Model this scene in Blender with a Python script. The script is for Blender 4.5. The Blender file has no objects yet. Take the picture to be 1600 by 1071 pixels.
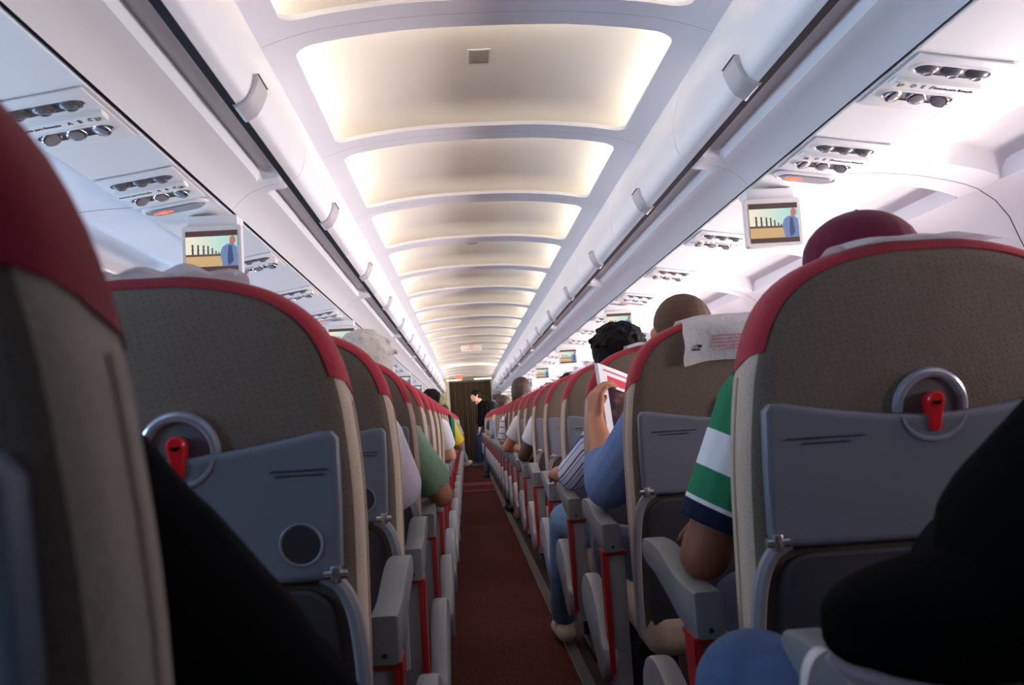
import bpy, bmesh, math, random
from mathutils import Vector, Matrix
random.seed(7)
sc = bpy.context.scene
COL = sc.collection

# ------------------------------------------------------------------ camera, world, exposure
cam_d = bpy.data.cameras.new('camera')
cam_d.sensor_fit = 'HORIZONTAL'; cam_d.sensor_width = 36.0; cam_d.lens = 36.0 * 1450.0 / 1600.0
cam_d.clip_start = 0.02; cam_d.clip_end = 200
cam_d.dof.use_dof = True; cam_d.dof.focus_distance = 3.0; cam_d.dof.aperture_fstop = 7.5
cam = bpy.data.objects.new('camera', cam_d); COL.objects.link(cam)
cR = Vector((0.99695115, -0.04910296, -0.06064072)); cU = Vector((0.05627264, -0.08592064, 0.99471153)); cF = Vector((0.05405357, 0.99509122, 0.08289552))
M = Matrix((cR, cU, -cF)).transposed().to_4x4(); M.translation = Vector((-0.11836, 0.0, 0.98823))
cam.matrix_world = M
sc.camera = cam
sc.view_settings.view_transform = 'Standard'; sc.view_settings.look = 'None'
sc.view_settings.gamma = 1.0; sc.view_settings.use_curve_mapping = False
sc.view_settings.exposure = 0.0
w = bpy.data.worlds.new('sky'); sc.world = w; w.use_nodes = True
wb = w.node_tree.nodes['Background']; wb.inputs[0].default_value = (0.55, 0.68, 1.0, 1); wb.inputs[1].default_value = 0.6

COVE_W = 1.7          # watts of one fluorescent cove lamp at the side of a ceiling bay
RIB_W = 4.5           # fill light added above the near rib to brighten a bay's far curve
WIN_LEFT_W = 3.2      # blue sky side, one window
WIN_RIGHT_W = 7.5     # sunlit side, one window
WIN_TILT = 0.75       # bright cloud below the aircraft throws the daylight upward

SEAM0, BAY = 2.4746, 1.067            # ceiling panel seams
Y0, Y1 = SEAM0 - 3 * BAY, SEAM0 + 19 * BAY   # ends of the cabin (-0.73 .. 22.75)

def area(name, loc, direction, sx, sy, power, color, spread=180):
    l = bpy.data.lights.new(name, 'AREA'); l.shape = 'RECTANGLE'; l.size = sx; l.size_y = sy
    l.energy = power; l.color = color
    o = bpy.data.objects.new(name, l); COL.objects.link(o); o.location = loc
    z = -Vector(direction).normalized(); y = Vector((0, 1, 0)); x = y.cross(z).normalized(); y = z.cross(x)
    o.rotation_euler = Matrix((x, y, z)).transposed().to_euler()
    l.spread = math.radians(spread)
    return o

# ------------------------------------------------------------------ helpers
def lin(c):
    r = []
    for v in c[:3]:
        v = v / 255.0
        r.append(v / 12.92 if v <= 0.04045 else ((v + 0.055) / 1.055) ** 2.4)
    return (r[0], r[1], r[2], 1.0)

MATS = {}
def mat(name, rgb, rough=0.5, metal=0.0, spec=0.5, bump=None, vary=None, emit=0.0, coat=0.0, sheen=0.0):
    """procedural material; bump=(scale,strength[,stretch]); vary=(scale, amount) mottles the colour"""
    if name in MATS: return MATS[name]
    m = bpy.data.materials.new(name); m.use_nodes = True; nt = m.node_tree; b = nt.nodes['Principled BSDF']
    b.inputs['Base Color'].default_value = lin(rgb); b.inputs['Roughness'].default_value = rough
    b.inputs['Metallic'].default_value = metal; b.inputs['Specular IOR Level'].default_value = spec
    b.inputs['Coat Weight'].default_value = coat; b.inputs['Sheen Weight'].default_value = sheen
    if emit:
        b.inputs['Emission Color'].default_value = lin(rgb); b.inputs['Emission Strength'].default_value = emit
    tc = None
    if bump or vary:
        tc = nt.nodes.new('ShaderNodeTexCoord')
    if vary:
        n = nt.nodes.new('ShaderNodeTexNoise'); n.inputs['Scale'].default_value = vary[0]; n.inputs['Detail'].default_value = 3
        nt.links.new(tc.outputs['Object'], n.inputs['Vector'])
        mx = nt.nodes.new('ShaderNodeMix'); mx.data_type = 'RGBA'
        a = vary[1]; c = lin(rgb)
        mx.inputs[6].default_value = tuple(max(0, v * (1 - a)) for v in c[:3]) + (1,)
        mx.inputs[7].default_value = tuple(min(1, v * (1 + a)) for v in c[:3]) + (1,)
        nt.links.new(n.outputs['Fac'], mx.inputs[0]); nt.links.new(mx.outputs[2], b.inputs['Base Color'])
    if bump:
        n = nt.nodes.new('ShaderNodeTexNoise'); n.inputs['Scale'].default_value = bump[0]; n.inputs['Detail'].default_value = 2
        nt.links.new(tc.outputs['Object'], n.inputs['Vector'])
        bp = nt.nodes.new('ShaderNodeBump'); bp.inputs['Strength'].default_value = bump[1]; bp.inputs['Distance'].default_value = 0.004
        nt.links.new(n.outputs['Fac'], bp.inputs['Height']); nt.links.new(bp.outputs['Normal'], b.inputs['Normal'])
    MATS[name] = m
    return m

def mat_bands(name, origin, axis, stops, period=None, rough=0.85):
    """cloth with woven colour bands along axis (object space); stops = [(distance, rgb)]; period repeats them"""
    m = bpy.data.materials.new(name); m.use_nodes = True; nt = m.node_tree; b = nt.nodes['Principled BSDF']
    b.inputs['Roughness'].default_value = rough; b.inputs['Specular IOR Level'].default_value = 0.2
    tc = nt.nodes.new('ShaderNodeTexCoord')
    su = nt.nodes.new('ShaderNodeVectorMath'); su.operation = 'SUBTRACT'; su.inputs[1].default_value = origin
    nt.links.new(tc.outputs['Object'], su.inputs[0])
    d = nt.nodes.new('ShaderNodeVectorMath'); d.operation = 'DOT_PRODUCT'; d.inputs[1].default_value = Vector(axis).normalized()
    nt.links.new(su.outputs[0], d.inputs[0])
    L = period or stops[-1][0] * 1.0001
    dv = nt.nodes.new('ShaderNodeMath'); dv.operation = 'DIVIDE'; dv.inputs[1].default_value = L
    nt.links.new(d.outputs['Value'], dv.inputs[0]); src = dv.outputs[0]
    if period:
        fr = nt.nodes.new('ShaderNodeMath'); fr.operation = 'FRACT'; nt.links.new(src, fr.inputs[0]); src = fr.outputs[0]
    cr = nt.nodes.new('ShaderNodeValToRGB'); cr.color_ramp.interpolation = 'CONSTANT'
    e = cr.color_ramp.elements
    e[0].position = 0; e[0].color = lin(stops[0][1])
    e[1].position = min(1, stops[1][0] / L); e[1].color = lin(stops[1][1])
    for p, c in stops[2:]:
        k = e.new(min(1, p / L)); k.color = lin(c)
    nt.links.new(src, cr.inputs['Fac']); nt.links.new(cr.outputs['Color'], b.inputs['Base Color'])
    return m

def link_mesh(name, bm, mats, parent=None, smooth=True, angle=35, loc=None):
    me = bpy.data.meshes.new(name)
    bmesh.ops.recalc_face_normals(bm, faces=bm.faces) if len(bm.faces) < 60000 else None
    bm.to_mesh(me); bm.free()
    if not isinstance(mats, (list, tuple)): mats = [mats]
    for m in mats: me.materials.append(m)
    if smooth:
        me.polygons.foreach_set('use_smooth', [True] * len(me.polygons))
        me.set_sharp_from_angle(angle=math.radians(angle))
    o = bpy.data.objects.new(name, me); COL.objects.link(o)
    if parent: o.parent = parent
    if loc is not None: o.location = loc
    return o

def thing(name, label, cat, loc=(0, 0, 0), group=None):
    o = bpy.data.objects.new(name, None); COL.objects.link(o); o.location = loc; o.empty_display_size = 0.1
    o['label'] = label; o['category'] = cat
    if group: o['group'] = group
    return o
def tag(o, label, cat, group=None):
    o['label'] = label; o['category'] = cat
    if group: o['group'] = group
    return o
def struct(o, label=None, cat=None):
    o['kind'] = 'structure'
    if label: o['label'] = label
    if cat: o['category'] = cat
    return o
def dup_tree(o, parent=None):
    c = o.copy(); COL.objects.link(c); c.parent = parent
    for ch in list(o.children): dup_tree(ch, c)
    return c

def box(bm, c, s, bev=0.0, seg=2, mi=0):
    r = bmesh.ops.create_cube(bm, size=1.0, matrix=Matrix.Translation(Vector(c)) @ Matrix.Diagonal((s[0], s[1], s[2], 1)))
    fs = set(f for v in r['verts'] for f in v.link_faces)
    if bev > 0:
        es = list(set(e for v in r['verts'] for e in v.link_edges))
        q = bmesh.ops.bevel(bm, geom=es, offset=bev, segments=seg, profile=0.5, affect='EDGES')
        fs = set(f for f in q['faces']) | set(f for v in q['verts'] for f in v.link_faces)
    for f in fs:
        if f.is_valid: f.material_index = mi
    return fs

def stack(bm, loops, cap0=True, cap1=True, closed=True, mi=0, mis=None):
    """bridge rings of equal length"""
    vs = [[bm.verts.new(p) for p in l] for l in loops]
    n = len(loops[0]); out = []
    for a in range(len(vs) - 1):
        for i in range(n if closed else n - 1):
            j = (i + 1) % n
            f = bm.faces.new((vs[a][i], vs[a][j], vs[a + 1][j], vs[a + 1][i])); f.material_index = mis[a] if mis else mi; out.append(f)
    if cap0: f = bm.faces.new(vs[0][::-1]); f.material_index = mis[0] if mis else mi
    if cap1: f = bm.faces.new(vs[-1]); f.material_index = mis[-1] if mis else mi
    return vs

def prism(bm, pts, ax, a, b, bev=0.0, mi=0):
    """polygon in the plane across axis ax, from a to b; pts are the other two coordinates in xyz order; optional bevelled rims"""
    def P(q, t):
        v = [0, 0, 0]; k = 0
        for i in range(3):
            if i == ax: v[i] = t
            else: v[i] = q[k]; k += 1
        return v
    if bev <= 0:
        stack(bm, [[P(q, a) for q in pts], [P(q, b) for q in pts]], mi=mi); return
    ins = inset(pts, bev); ins2 = inset(pts, bev * 0.3); s = 1 if b > a else -1
    stack(bm, [[P(q, a) for q in ins], [P(q, a + s * bev * 0.3) for q in ins2], [P(q, a + s * bev) for q in pts],
               [P(q, b - s * bev) for q in pts], [P(q, b - s * bev * 0.3) for q in ins2], [P(q, b) for q in ins]], mi=mi)

def inset(pts, d):
    n = len(pts); A = sum(pts[i][0] * pts[(i + 1) % n][1] - pts[(i + 1) % n][0] * pts[i][1] for i in range(n))
    sg = 1 if A > 0 else -1; out = []
    for i in range(n):
        p0 = Vector(pts[i - 1]); p = Vector(pts[i]); p1 = Vector(pts[(i + 1) % n])
        e0 = (p - p0); e1 = (p1 - p)
        if e0.length < 1e-9 or e1.length < 1e-9: out.append(tuple(p)); continue
        e0.normalize(); e1.normalize()
        n0 = Vector((-e0.y, e0.x)) * sg; n1 = Vector((-e1.y, e1.x)) * sg
        m = n0 + n1
        if m.length < 1e-6: m = n0
        m.normalize(); k = max(0.45, m.dot(n0))
        out.append(tuple(p + m * (d / k)))
    return out

def catmull(pts, k=4, closed=False):
    out = []; n = len(pts)
    rng = range(n if closed else n - 1)
    for i in rng:
        g = lambda j: Vector(pts[j % n]) if closed else Vector(pts[min(max(j, 0), n - 1)])
        p0, p1, p2, p3 = g(i - 1), g(i), g(i + 1), g(i + 2)
        for t in range(k):
            u = t / k
            out.append(0.5 * ((2 * p1) + (p2 - p0) * u + (2 * p0 - 5 * p1 + 4 * p2 - p3) * u * u + (3 * p1 - p0 - 3 * p2 + p3) * u ** 3))
    if not closed: out.append(Vector(pts[-1]))
    return [tuple(v) for v in out]

def rrect(x0, x1, y0, y1, r, seg=6, edge=1):
    """rounded rectangle, ccw"""
    pts = []
    for cx, cy, a0 in ((x1 - r, y0 + r, -90), (x1 - r, y1 - r, 0), (x0 + r, y1 - r, 90), (x0 + r, y0 + r, 180)):
        for i in range(seg + 1):
            a = math.radians(a0 + 90 * i / seg); pts.append((cx + r * math.cos(a), cy + r * math.sin(a)))
    if edge > 1:
        out = []
        n = len(pts)
        for i in range(n):
            p = pts[i]; q = pts[(i + 1) % n]
            L = math.hypot(q[0] - p[0], q[1] - p[1]); k = max(1, int(L / (max(x1 - x0, y1 - y0) / edge)))
            for t in range(k): out.append((p[0] + (q[0] - p[0]) * t / k, p[1] + (q[1] - p[1]) * t / k))
        pts = out
    return pts

def tube(bm, pts, r, seg=8, closed=False, mi=0, flat=1.0):
    pts = [Vector(p) for p in pts]; n = len(pts); rings = []
    up = Vector((0, 0, 1)); prev = None
    for i in range(n):
        a = pts[i - 1] if (i > 0 or closed) else pts[i]; b = pts[(i + 1) % n] if (i < n - 1 or closed) else pts[i]
        t = (b - a).normalized()
        if prev is None:
            x = t.cross(up if abs(t.z) < 0.9 else Vector((0, 1, 0))).normalized()
        else:
            x = (prev - t * prev.dot(t)).normalized()
        prev = x; y = t.cross(x); rr = r[i] if isinstance(r, (list, tuple)) else r
        rings.append([tuple(pts[i] + (x * math.cos(2 * math.pi * k / seg) + y * flat * math.sin(2 * math.pi * k / seg)) * rr) for k in range(seg)])
    if closed: rings.append(rings[0])
    stack(bm, rings, cap0=not closed, cap1=not closed, mi=mi)
    if closed: bmesh.ops.remove_doubles(bm, verts=bm.verts, dist=1e-6)

def lathe(bm, prof, c, ax=2, seg=20, mi=0, sgn=1):
    """prof = [(radius, height)] spun about axis ax through c"""
    rings = []
    for r, h in prof:
        ring = []
        for k in range(seg):
            a = 2 * math.pi * k / seg; v = [0, 0, 0]
            i, j = [q for q in range(3) if q != ax]
            v[i] = c[i] + max(r, 1e-5) * math.cos(a); v[j] = c[j] + max(r, 1e-5) * math.sin(a); v[ax] = c[ax] + sgn * h
            ring.append(tuple(v))
        rings.append(ring)
    stack(bm, rings, mi=mi)

FONTC = {}
def text(name, body, size, material, parent, loc, rot, align='LEFT', ext=0.0004):
    key = (body, size, align, material.name)
    me = FONTC.get(key)
    if me is None:
        cu = bpy.data.curves.new(name, 'FONT'); cu.body = body; cu.size = size; cu.align_x = align; cu.align_y = 'CENTER'
        cu.extrude = ext; cu.resolution_u = 2
        tmp = bpy.data.objects.new('tmp', cu); COL.objects.link(tmp)
        me = bpy.data.meshes.new_from_object(tmp.evaluated_get(bpy.context.evaluated_depsgraph_get()))
        bpy.data.objects.remove(tmp); bpy.data.curves.remove(cu)
        me.name = name; me.materials.clear(); me.materials.append(material); FONTC[key] = me
    o = bpy.data.objects.new(name, me); COL.objects.link(o); o.parent = parent; o.location = loc; o.rotation_euler = rot
    return o

ORD = ['first', 'second', 'third', 'fourth', 'fifth', 'sixth', 'seventh', 'eighth', 'ninth', 'tenth', 'eleventh', 'twelfth', 'thirteenth',
       'fourteenth', 'fifteenth', 'sixteenth', 'seventeenth', 'eighteenth', 'nineteenth', 'twentieth'] + \
      ['twenty-' + q for q in ('first', 'second', 'third', 'fourth', 'fifth', 'sixth', 'seventh', 'eighth', 'ninth')] + ['thirtieth', 'thirty-first', 'thirty-second']

# ------------------------------------------------------------------ materials
m_white = mat('cabin_white', (228, 226, 226), 0.38, spec=0.45)
m_bin = mat('bin_white', (226, 226, 229), 0.32, spec=0.5)
m_frame = mat('ceiling_frame', (205, 203, 210), 0.5)
m_dome = mat('ceiling_dome', (204, 197, 190), 0.6)
m_gap = mat('gap_dark', (42, 40, 44), 0.9, spec=0.1)
m_seamgrey = mat('seam_grey', (150, 146, 152), 0.8)
m_wall = mat('sidewall', (228, 224, 226), 0.5)
m_carpet = None
def carpet():
    m = bpy.data.materials.new('aisle_carpet'); m.use_nodes = True; nt = m.node_tree; b = nt.nodes['Principled BSDF']
    tc = nt.nodes.new('ShaderNodeTexCoord')
    v = nt.nodes.new('ShaderNodeTexVoronoi'); v.inputs['Scale'].default_value = 170
    nt.links.new(tc.outputs['Object'], v.inputs['Vector'])
    n = nt.nodes.new('ShaderNodeTexNoise'); n.inputs['Scale'].default_value = 60; n.inputs['Detail'].default_value = 4
    nt.links.new(tc.outputs['Object'], n.inputs['Vector'])
    sp = nt.nodes.new('ShaderNodeSeparateColor'); nt.links.new(v.outputs['Color'], sp.inputs[0])
    cr = nt.nodes.new('ShaderNodeValToRGB'); e = cr.color_ramp.elements
    e[0].position = 0.0; e[0].color = lin((50, 26, 25)); e[1].position = 1.0; e[1].color = lin((98, 54, 50))
    k = e.new(0.5); k.color = lin((74, 35, 33))
    mx = nt.nodes.new('ShaderNodeMath'); mx.operation = 'ADD'; mx.inputs[1].default_value = 0
    md = nt.nodes.new('ShaderNodeMath'); md.operation = 'MULTIPLY_ADD'; md.inputs[1].default_value = 0.6; 
    nt.links.new(sp.outputs[0], md.inputs[0])
    hf = nt.nodes.new('ShaderNodeMath'); hf.operation = 'MULTIPLY'; hf.inputs[1].default_value = 0.4; nt.links.new(n.outputs['Fac'], hf.inputs[0])
    nt.links.new(hf.outputs[0], md.inputs[2])
    nt.links.new(md.outputs[0], cr.inputs['Fac']); nt.links.new(cr.outputs['Color'], b.inputs['Base Color'])
    b.inputs['Roughness'].default_value = 0.95; b.inputs['Specular IOR Level'].default_value = 0.1
    bp = nt.nodes.new('ShaderNodeBump'); bp.inputs['Strength'].default_value = 0.6; bp.inputs['Distance'].default_value = 0.004
    nt.links.new(v.outputs['Distance'], bp.inputs['Height']); nt.links.new(bp.outputs['Normal'], b.inputs['Normal'])
    return m
m_carpet = carpet()
m_floor = mat('floor_dark', (70, 56, 54), 0.9, bump=(200, 0.5), vary=(90, 0.25), spec=0.1)
m_strip = mat('floor_strip', (104, 102, 104), 0.45, metal=0.3)
m_strip_edge = mat('strip_edge', (190, 186, 176), 0.3, metal=0.8)
m_red_stripe = mat('carpet_red', (140, 62, 62), 0.9, spec=0.1)

def fabric(name, rgb, dots=False):
    m = bpy.data.materials.new(name); m.use_nodes = True; nt = m.node_tree; b = nt.nodes['Principled BSDF']
    b.inputs['Roughness'].default_value = 0.85; b.inputs['Specular IOR Level'].default_value = 0.2; b.inputs['Sheen Weight'].default_value = 0.15
    tc = nt.nodes.new('ShaderNodeTexCoord')
    n = nt.nodes.new('ShaderNodeTexNoise'); n.inputs['Scale'].default_value = 260; n.inputs['Detail'].default_value = 2
    nt.links.new(tc.outputs['Object'], n.inputs['Vector'])
    c = lin(rgb)
    mx = nt.nodes.new('ShaderNodeMix'); mx.data_type = 'RGBA'
    mx.inputs[6].default_value = tuple(v * 0.8 for v in c[:3]) + (1,); mx.inputs[7].default_value = tuple(min(1, v * 1.2) for v in c[:3]) + (1,)
    nt.links.new(n.outputs['Fac'], mx.inputs[0]); out = mx.outputs[2]
    bp = nt.nodes.new('ShaderNodeBump'); bp.inputs['Strength'].default_value = 0.35; bp.inputs['Distance'].default_value = 0.002
    nt.links.new(n.outputs['Fac'], bp.inputs['Height'])
    n2 = nt.nodes.new('ShaderNodeTexNoise'); n2.inputs['Scale'].default_value = 9; n2.inputs['Detail'].default_value = 3
    nt.links.new(tc.outputs['Object'], n2.inputs['Vector'])
    b2 = nt.nodes.new('ShaderNodeBump'); b2.inputs['Strength'].default_value = 0.3; b2.inputs['Distance'].default_value = 0.012
    nt.links.new(n2.outputs['Fac'], b2.inputs['Height']); nt.links.new(bp.outputs['Normal'], b2.inputs['Normal'])
    nt.links.new(b2.outputs['Normal'], b.inputs['Normal'])
    if dots:   # woven specks in offset rows
        mp = nt.nodes.new('ShaderNodeMapping'); mp.inputs['Scale'].default_value = (95, 0.001, 120); mp.inputs['Rotation'].default_value = (0, 0.18, 0)
        nt.links.new(tc.outputs['Object'], mp.inputs['Vector'])
        v = nt.nodes.new('ShaderNodeTexVoronoi'); v.inputs['Scale'].default_value = 1.0; v.inputs['Randomness'].default_value = 0.12
        nt.links.new(mp.outputs[0], v.inputs['Vector'])
        lt = nt.nodes.new('ShaderNodeMath'); lt.operation = 'LESS_THAN'; lt.inputs[1].default_value = 0.13; nt.links.new(v.outputs['Distance'], lt.inputs[0])
        m2 = nt.nodes.new('ShaderNodeMix'); m2.data_type = 'RGBA'; nt.links.new(lt.outputs[0], m2.inputs[0]); nt.links.new(out, m2.inputs[6])
        m2.inputs[7].default_value = tuple(v * 0.62 for v in c[:3]) + (1,); out = m2.outputs[2]
    nt.links.new(out, b.inputs['Base Color'])
    return m
m_fab_rear = fabric('seat_fabric_rear', (112, 99, 89), dots=True)
m_fab = fabric('seat_fabric_beige', (186, 166, 148))
m_red = fabric('seat_fabric_red', (158, 44, 58))
m_tray = mat('tray_grey', (116, 119, 130), 0.42, spec=0.4, bump=(500, 0.08))
m_arm = mat('armrest_grey', (110, 112, 116), 0.5, bump=(400, 0.1))
m_shroud = mat('shroud_grey', (134, 134, 140), 0.45)
m_redplastic = mat('red_plastic', (150, 22, 28), 0.4)
m_redlatch = mat('red_latch', (205, 24, 36), 0.3)
m_dark = mat('dark_plastic', (52, 52, 58), 0.5)
m_pocket = mat('pocket_panel', (66, 65, 72), 0.5)
m_black = mat('black_metal', (26, 25, 27), 0.4)
m_metal = mat('hinge_metal', (190, 190, 195), 0.25, metal=0.9)
m_ring = mat('ring_grey', (168, 172, 184), 0.25, metal=0.5)
m_cloth = mat('headrest_cloth', (240, 238, 242), 0.9, spec=0.1, bump=(60, 0.5))
m_ink = mat('dark_print', (44, 46, 58), 0.8)
m_print = mat('tray_print', (66, 68, 82), 0.7)
m_redink = mat('red_print', (178, 112, 124), 0.8)
m_chrome = mat('lamp_chrome', (150, 150, 156), 0.18, metal=0.9)
m_nozzle = mat('nozzle_grey', (112, 110, 114), 0.3, metal=0.4)
m_well = mat('psu_well', (120, 118, 124), 0.35, metal=0.5)
m_lens = mat('lens_grey', (136, 130, 132), 0.25)
m_yellow = mat('amber_tab', (224, 160, 60), 0.5)
m_icon = mat('row_tag', (214, 206, 192), 0.6)
m_sign = mat('sign_grey', (142, 144, 152), 0.35)
m_signlit = mat('sign_lit', (255, 96, 60), 0.5, emit=1.6)
m_latch = mat('bin_latch', (176, 172, 176), 0.4)

# ------------------------------------------------------------------ floor
bm = bmesh.new(); box(bm, (0, (Y0 + Y1) / 2, -0.05), (3.1, Y1 - Y0, 0.1)); struct(link_mesh('floor', bm, m_floor, smooth=False))
bm = bmesh.new(); box(bm, (0, (Y0 + Y1) / 2, 0.003), (0.50, Y1 - Y0, 0.006)); o = link_mesh('aisle_carpet', bm, m_carpet, smooth=False)
tag(o, 'dark red-brown speckled carpet running down the middle of the aisle', 'carpet')
for k, s in enumerate((-1, 1)):
    bm = bmesh.new(); box(bm, (s * 0.276, (Y0 + Y1) / 2, 0.005), (0.046, Y1 - Y0, 0.010), 0)
    box(bm, (s * 0.2535, (Y0 + Y1) / 2, 0.0075), (0.005, Y1 - Y0, 0.010), 0, mi=1)
    struct(link_mesh('trim_%d' % (k + 1), bm, [m_strip, m_strip_edge], smooth=False))
for k, (a, b) in enumerate(((13.35, 13.55), (14.6, 15.3))):
    bm = bmesh.new(); box(bm, (0, (a + b) / 2, 0.007), (0.50, b - a, 0.003)); struct(link_mesh('trim_%d' % (k + 3), bm, m_red_stripe, smooth=False))

# ------------------------------------------------------------------ ceiling
ZF = [(0.0, 2.113), (0.196, 2.110), (0.28, 2.104), (0.43, 2.088), (0.53, 2.068), (0.60, 2.044), (0.66, 2.016), (0.9, 1.98)]
def zf(x):
    x = abs(x)
    for (a, za), (b, zb) in zip(ZF, ZF[1:]):
        if x <= b: return za + (zb - za) * (x - a) / (b - a)
    return ZF[-1][1]
def zs(x):   # smoothed arch
    return sum(zf(abs(x) + d) for d in (-0.05, -0.025, 0, 0.025, 0.05)) / 5

bm = bmesh.new()
CE = 0.640
for k in range(-3, 19):
    ya = SEAM0 + k * BAY
    inner = rrect(-0.545, 0.545, ya + 0.085, ya + 0.985, 0.055, 6, 26)
    cx, cy = 0, ya + 0.535
    outer = []
    for (x, y) in inner:
        sx = (CE / abs(x - cx)) if abs(x - cx) > 1e-6 else 1e9
        sy = ((BAY / 2 - 0.0012) / abs(y - cy)) if abs(y - cy) > 1e-6 else 1e9
        # push each opening point straight out to the rectangle, corners along the diagonal
        ax = abs(x) - 0.49; ay = abs(y - cy) - 0.395
        if ax > 0 and ay > 0:
            q = max(ax, ay); fx = ax / q; fy = ay / q
            ox = 0.49 + fx * (CE - 0.49); oy = 0.395 + fy * (BAY / 2 - 0.0012 - 0.395)
        elif ax > 0: ox = CE; oy = abs(y - cy)
        else: ox = abs(x); oy = BAY / 2 - 0.0012
        outer.append((math.copysign(ox, x), cy + math.copysign(oy, y - cy)))
    l0 = [(x, y, zs(x) + 0.012) for x, y in outer]
    l1 = [(x, y, zs(x)) for x, y in outer]; l2 = [(x, y, zs(x)) for x, y in inner]
    m1 = [((a[0] + b[0]) / 2, (a[1] + b[1]) / 2, zs((a[0] + b[0]) / 2)) for a, b in zip(l1, l2)]
    l3 = [(x * 1.004, cy + (y - cy) * 1.004, zs(x) + 0.004) for x, y in inner]
    l4 = [(x * 1.008, cy + (y - cy) * 1.006, zs(x) + 0.016) for x, y in inner]
    stack(bm, [l0, l1, m1, l2, l3, l4], cap0=False, cap1=False)
struct(link_mesh('ceiling', bm, m_frame, angle=40))
# dark joints between the ceiling panels
bm = bmesh.new()
for k in range(-2, 19):
    y = SEAM0 + k * BAY
    xs = [-CE + i * 2 * CE / 32 for i in range(33)]
    stack(bm, [[(x, y - 0.006, zs(x) + 0.006) for x in xs], [(x, y + 0.006, zs(x) + 0.006) for x in xs]], cap0=False, cap1=False, closed=False)
struct(link_mesh('trim_5', bm, m_seamgrey))
# recessed lit panels
proto = None
def dome_mesh():
    bm = bmesh.new(); NX, NY = 30, 48; rows = []
    for j in range(NY + 1):
        t = j / NY; t = t if t < 0.6 else 0.6 + (t - 0.6) * 1.0
        y = 0.02 + t * (BAY - 0.04)
        e = min(1.0, (BAY - 0.022 - y) / 0.13); e2 = min(1.0, (y - 0.02) / 0.10)
        g = math.sqrt(max(0.0, 1 - (1 - e) ** 2)); g2 = math.sqrt(max(0.0, 1 - (1 - e2) ** 2))
        h = 0.012 + 0.078 * g * g2
        rows.append([(x, y, zs(x) * 0.75 + 0.25 * 2.10 + h) for x in [(-1 + 2 * i / NX) * 0.638 for i in range(NX + 1)]])
    stack(bm, rows, cap0=False, cap1=False, closed=False)
    for s in (-1, 1):
        i = 0 if s < 0 else NX
        stack(bm, [[r[i] for r in rows], [(r[i][0], r[i][1], zs(r[i][0]) + 0.005) for r in rows]], cap0=False, cap1=False, closed=False)
    return bm
def rib(k):  # hidden fill light, added for the fillet at the far end
    l = bpy.data.lights.new('rib_fill', 'AREA'); l.shape = 'RECTANGLE'; l.size = 0.9; l.size_y = 0.02; l.energy = RIB_W * (2.5 if k == 14 else 1.0); l.color = (1.0, 0.90, 0.74)
    o = bpy.data.objects.new('rib_fill', l); COL.objects.link(o); o.location = (0, SEAM0 + k * BAY + 0.036, 2.132); o.rotation_euler = (math.radians(90 + 6), 0, 0)
base = link_mesh('ceiling_panel', dome_mesh(), m_dome)
for k in range(-3, 19):
    o = base if k == -3 else base.copy()
    if k != -3: COL.objects.link(o)
    o.location = (0, SEAM0 + k * BAY, 0); struct(o)
    pw = COVE_W * (3.2 if k == 14 else 1.0)
    if k >= -1: rib(k)
    for s in (-1, 1) if k >= -1 else ():      # the bays over and behind the camera are unlit
        area('cove_lamp', (s * 0.606, SEAM0 + k * BAY + BAY / 2, 2.080), (-s, 0, 1.1), 0.04, 0.92, pw, (1.0, 0.90, 0.74))
# slim cover above the ceiling so that no daylight leaks in
bm = bmesh.new(); box(bm, (0, (Y0 + Y1) / 2, 2.28), (1.5, Y1 - Y0, 0.04)); struct(link_mesh('trim_6', bm, m_frame, smooth=False))
# ceiling grilles and hanging exit sign
for k, y in enumerate((3.00, 6.20)):
    bm = bmesh.new(); zc = zs(0) * 0.75 + 0.25 * 2.10 + 0.090
    box(bm, (-0.008, y, zc + 0.003), (0.078, 0.126, 0.010), 0.002); box(bm, (-0.008, y, zc - 0.0012), (0.062, 0.106, 0.003), 0, mi=1)
    for i in range(9): box(bm, (-0.008, y - 0.044 + i * 0.011, zc - 0.0032), (0.058, 0.004, 0.002), 0, mi=2)
    o = link_mesh('ceiling_speaker', bm, [mat('grille_frame', (196, 190, 186), 0.5), mat('grille_mesh', (104, 98, 98), 0.8), mat('grille_bar', (126, 120, 118), 0.8)], smooth=False)
    tag(o, ['square grey speaker grille in the large ceiling panel nearest the camera', 'small grey speaker grille further along the lit ceiling'][k], 'grille')

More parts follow.
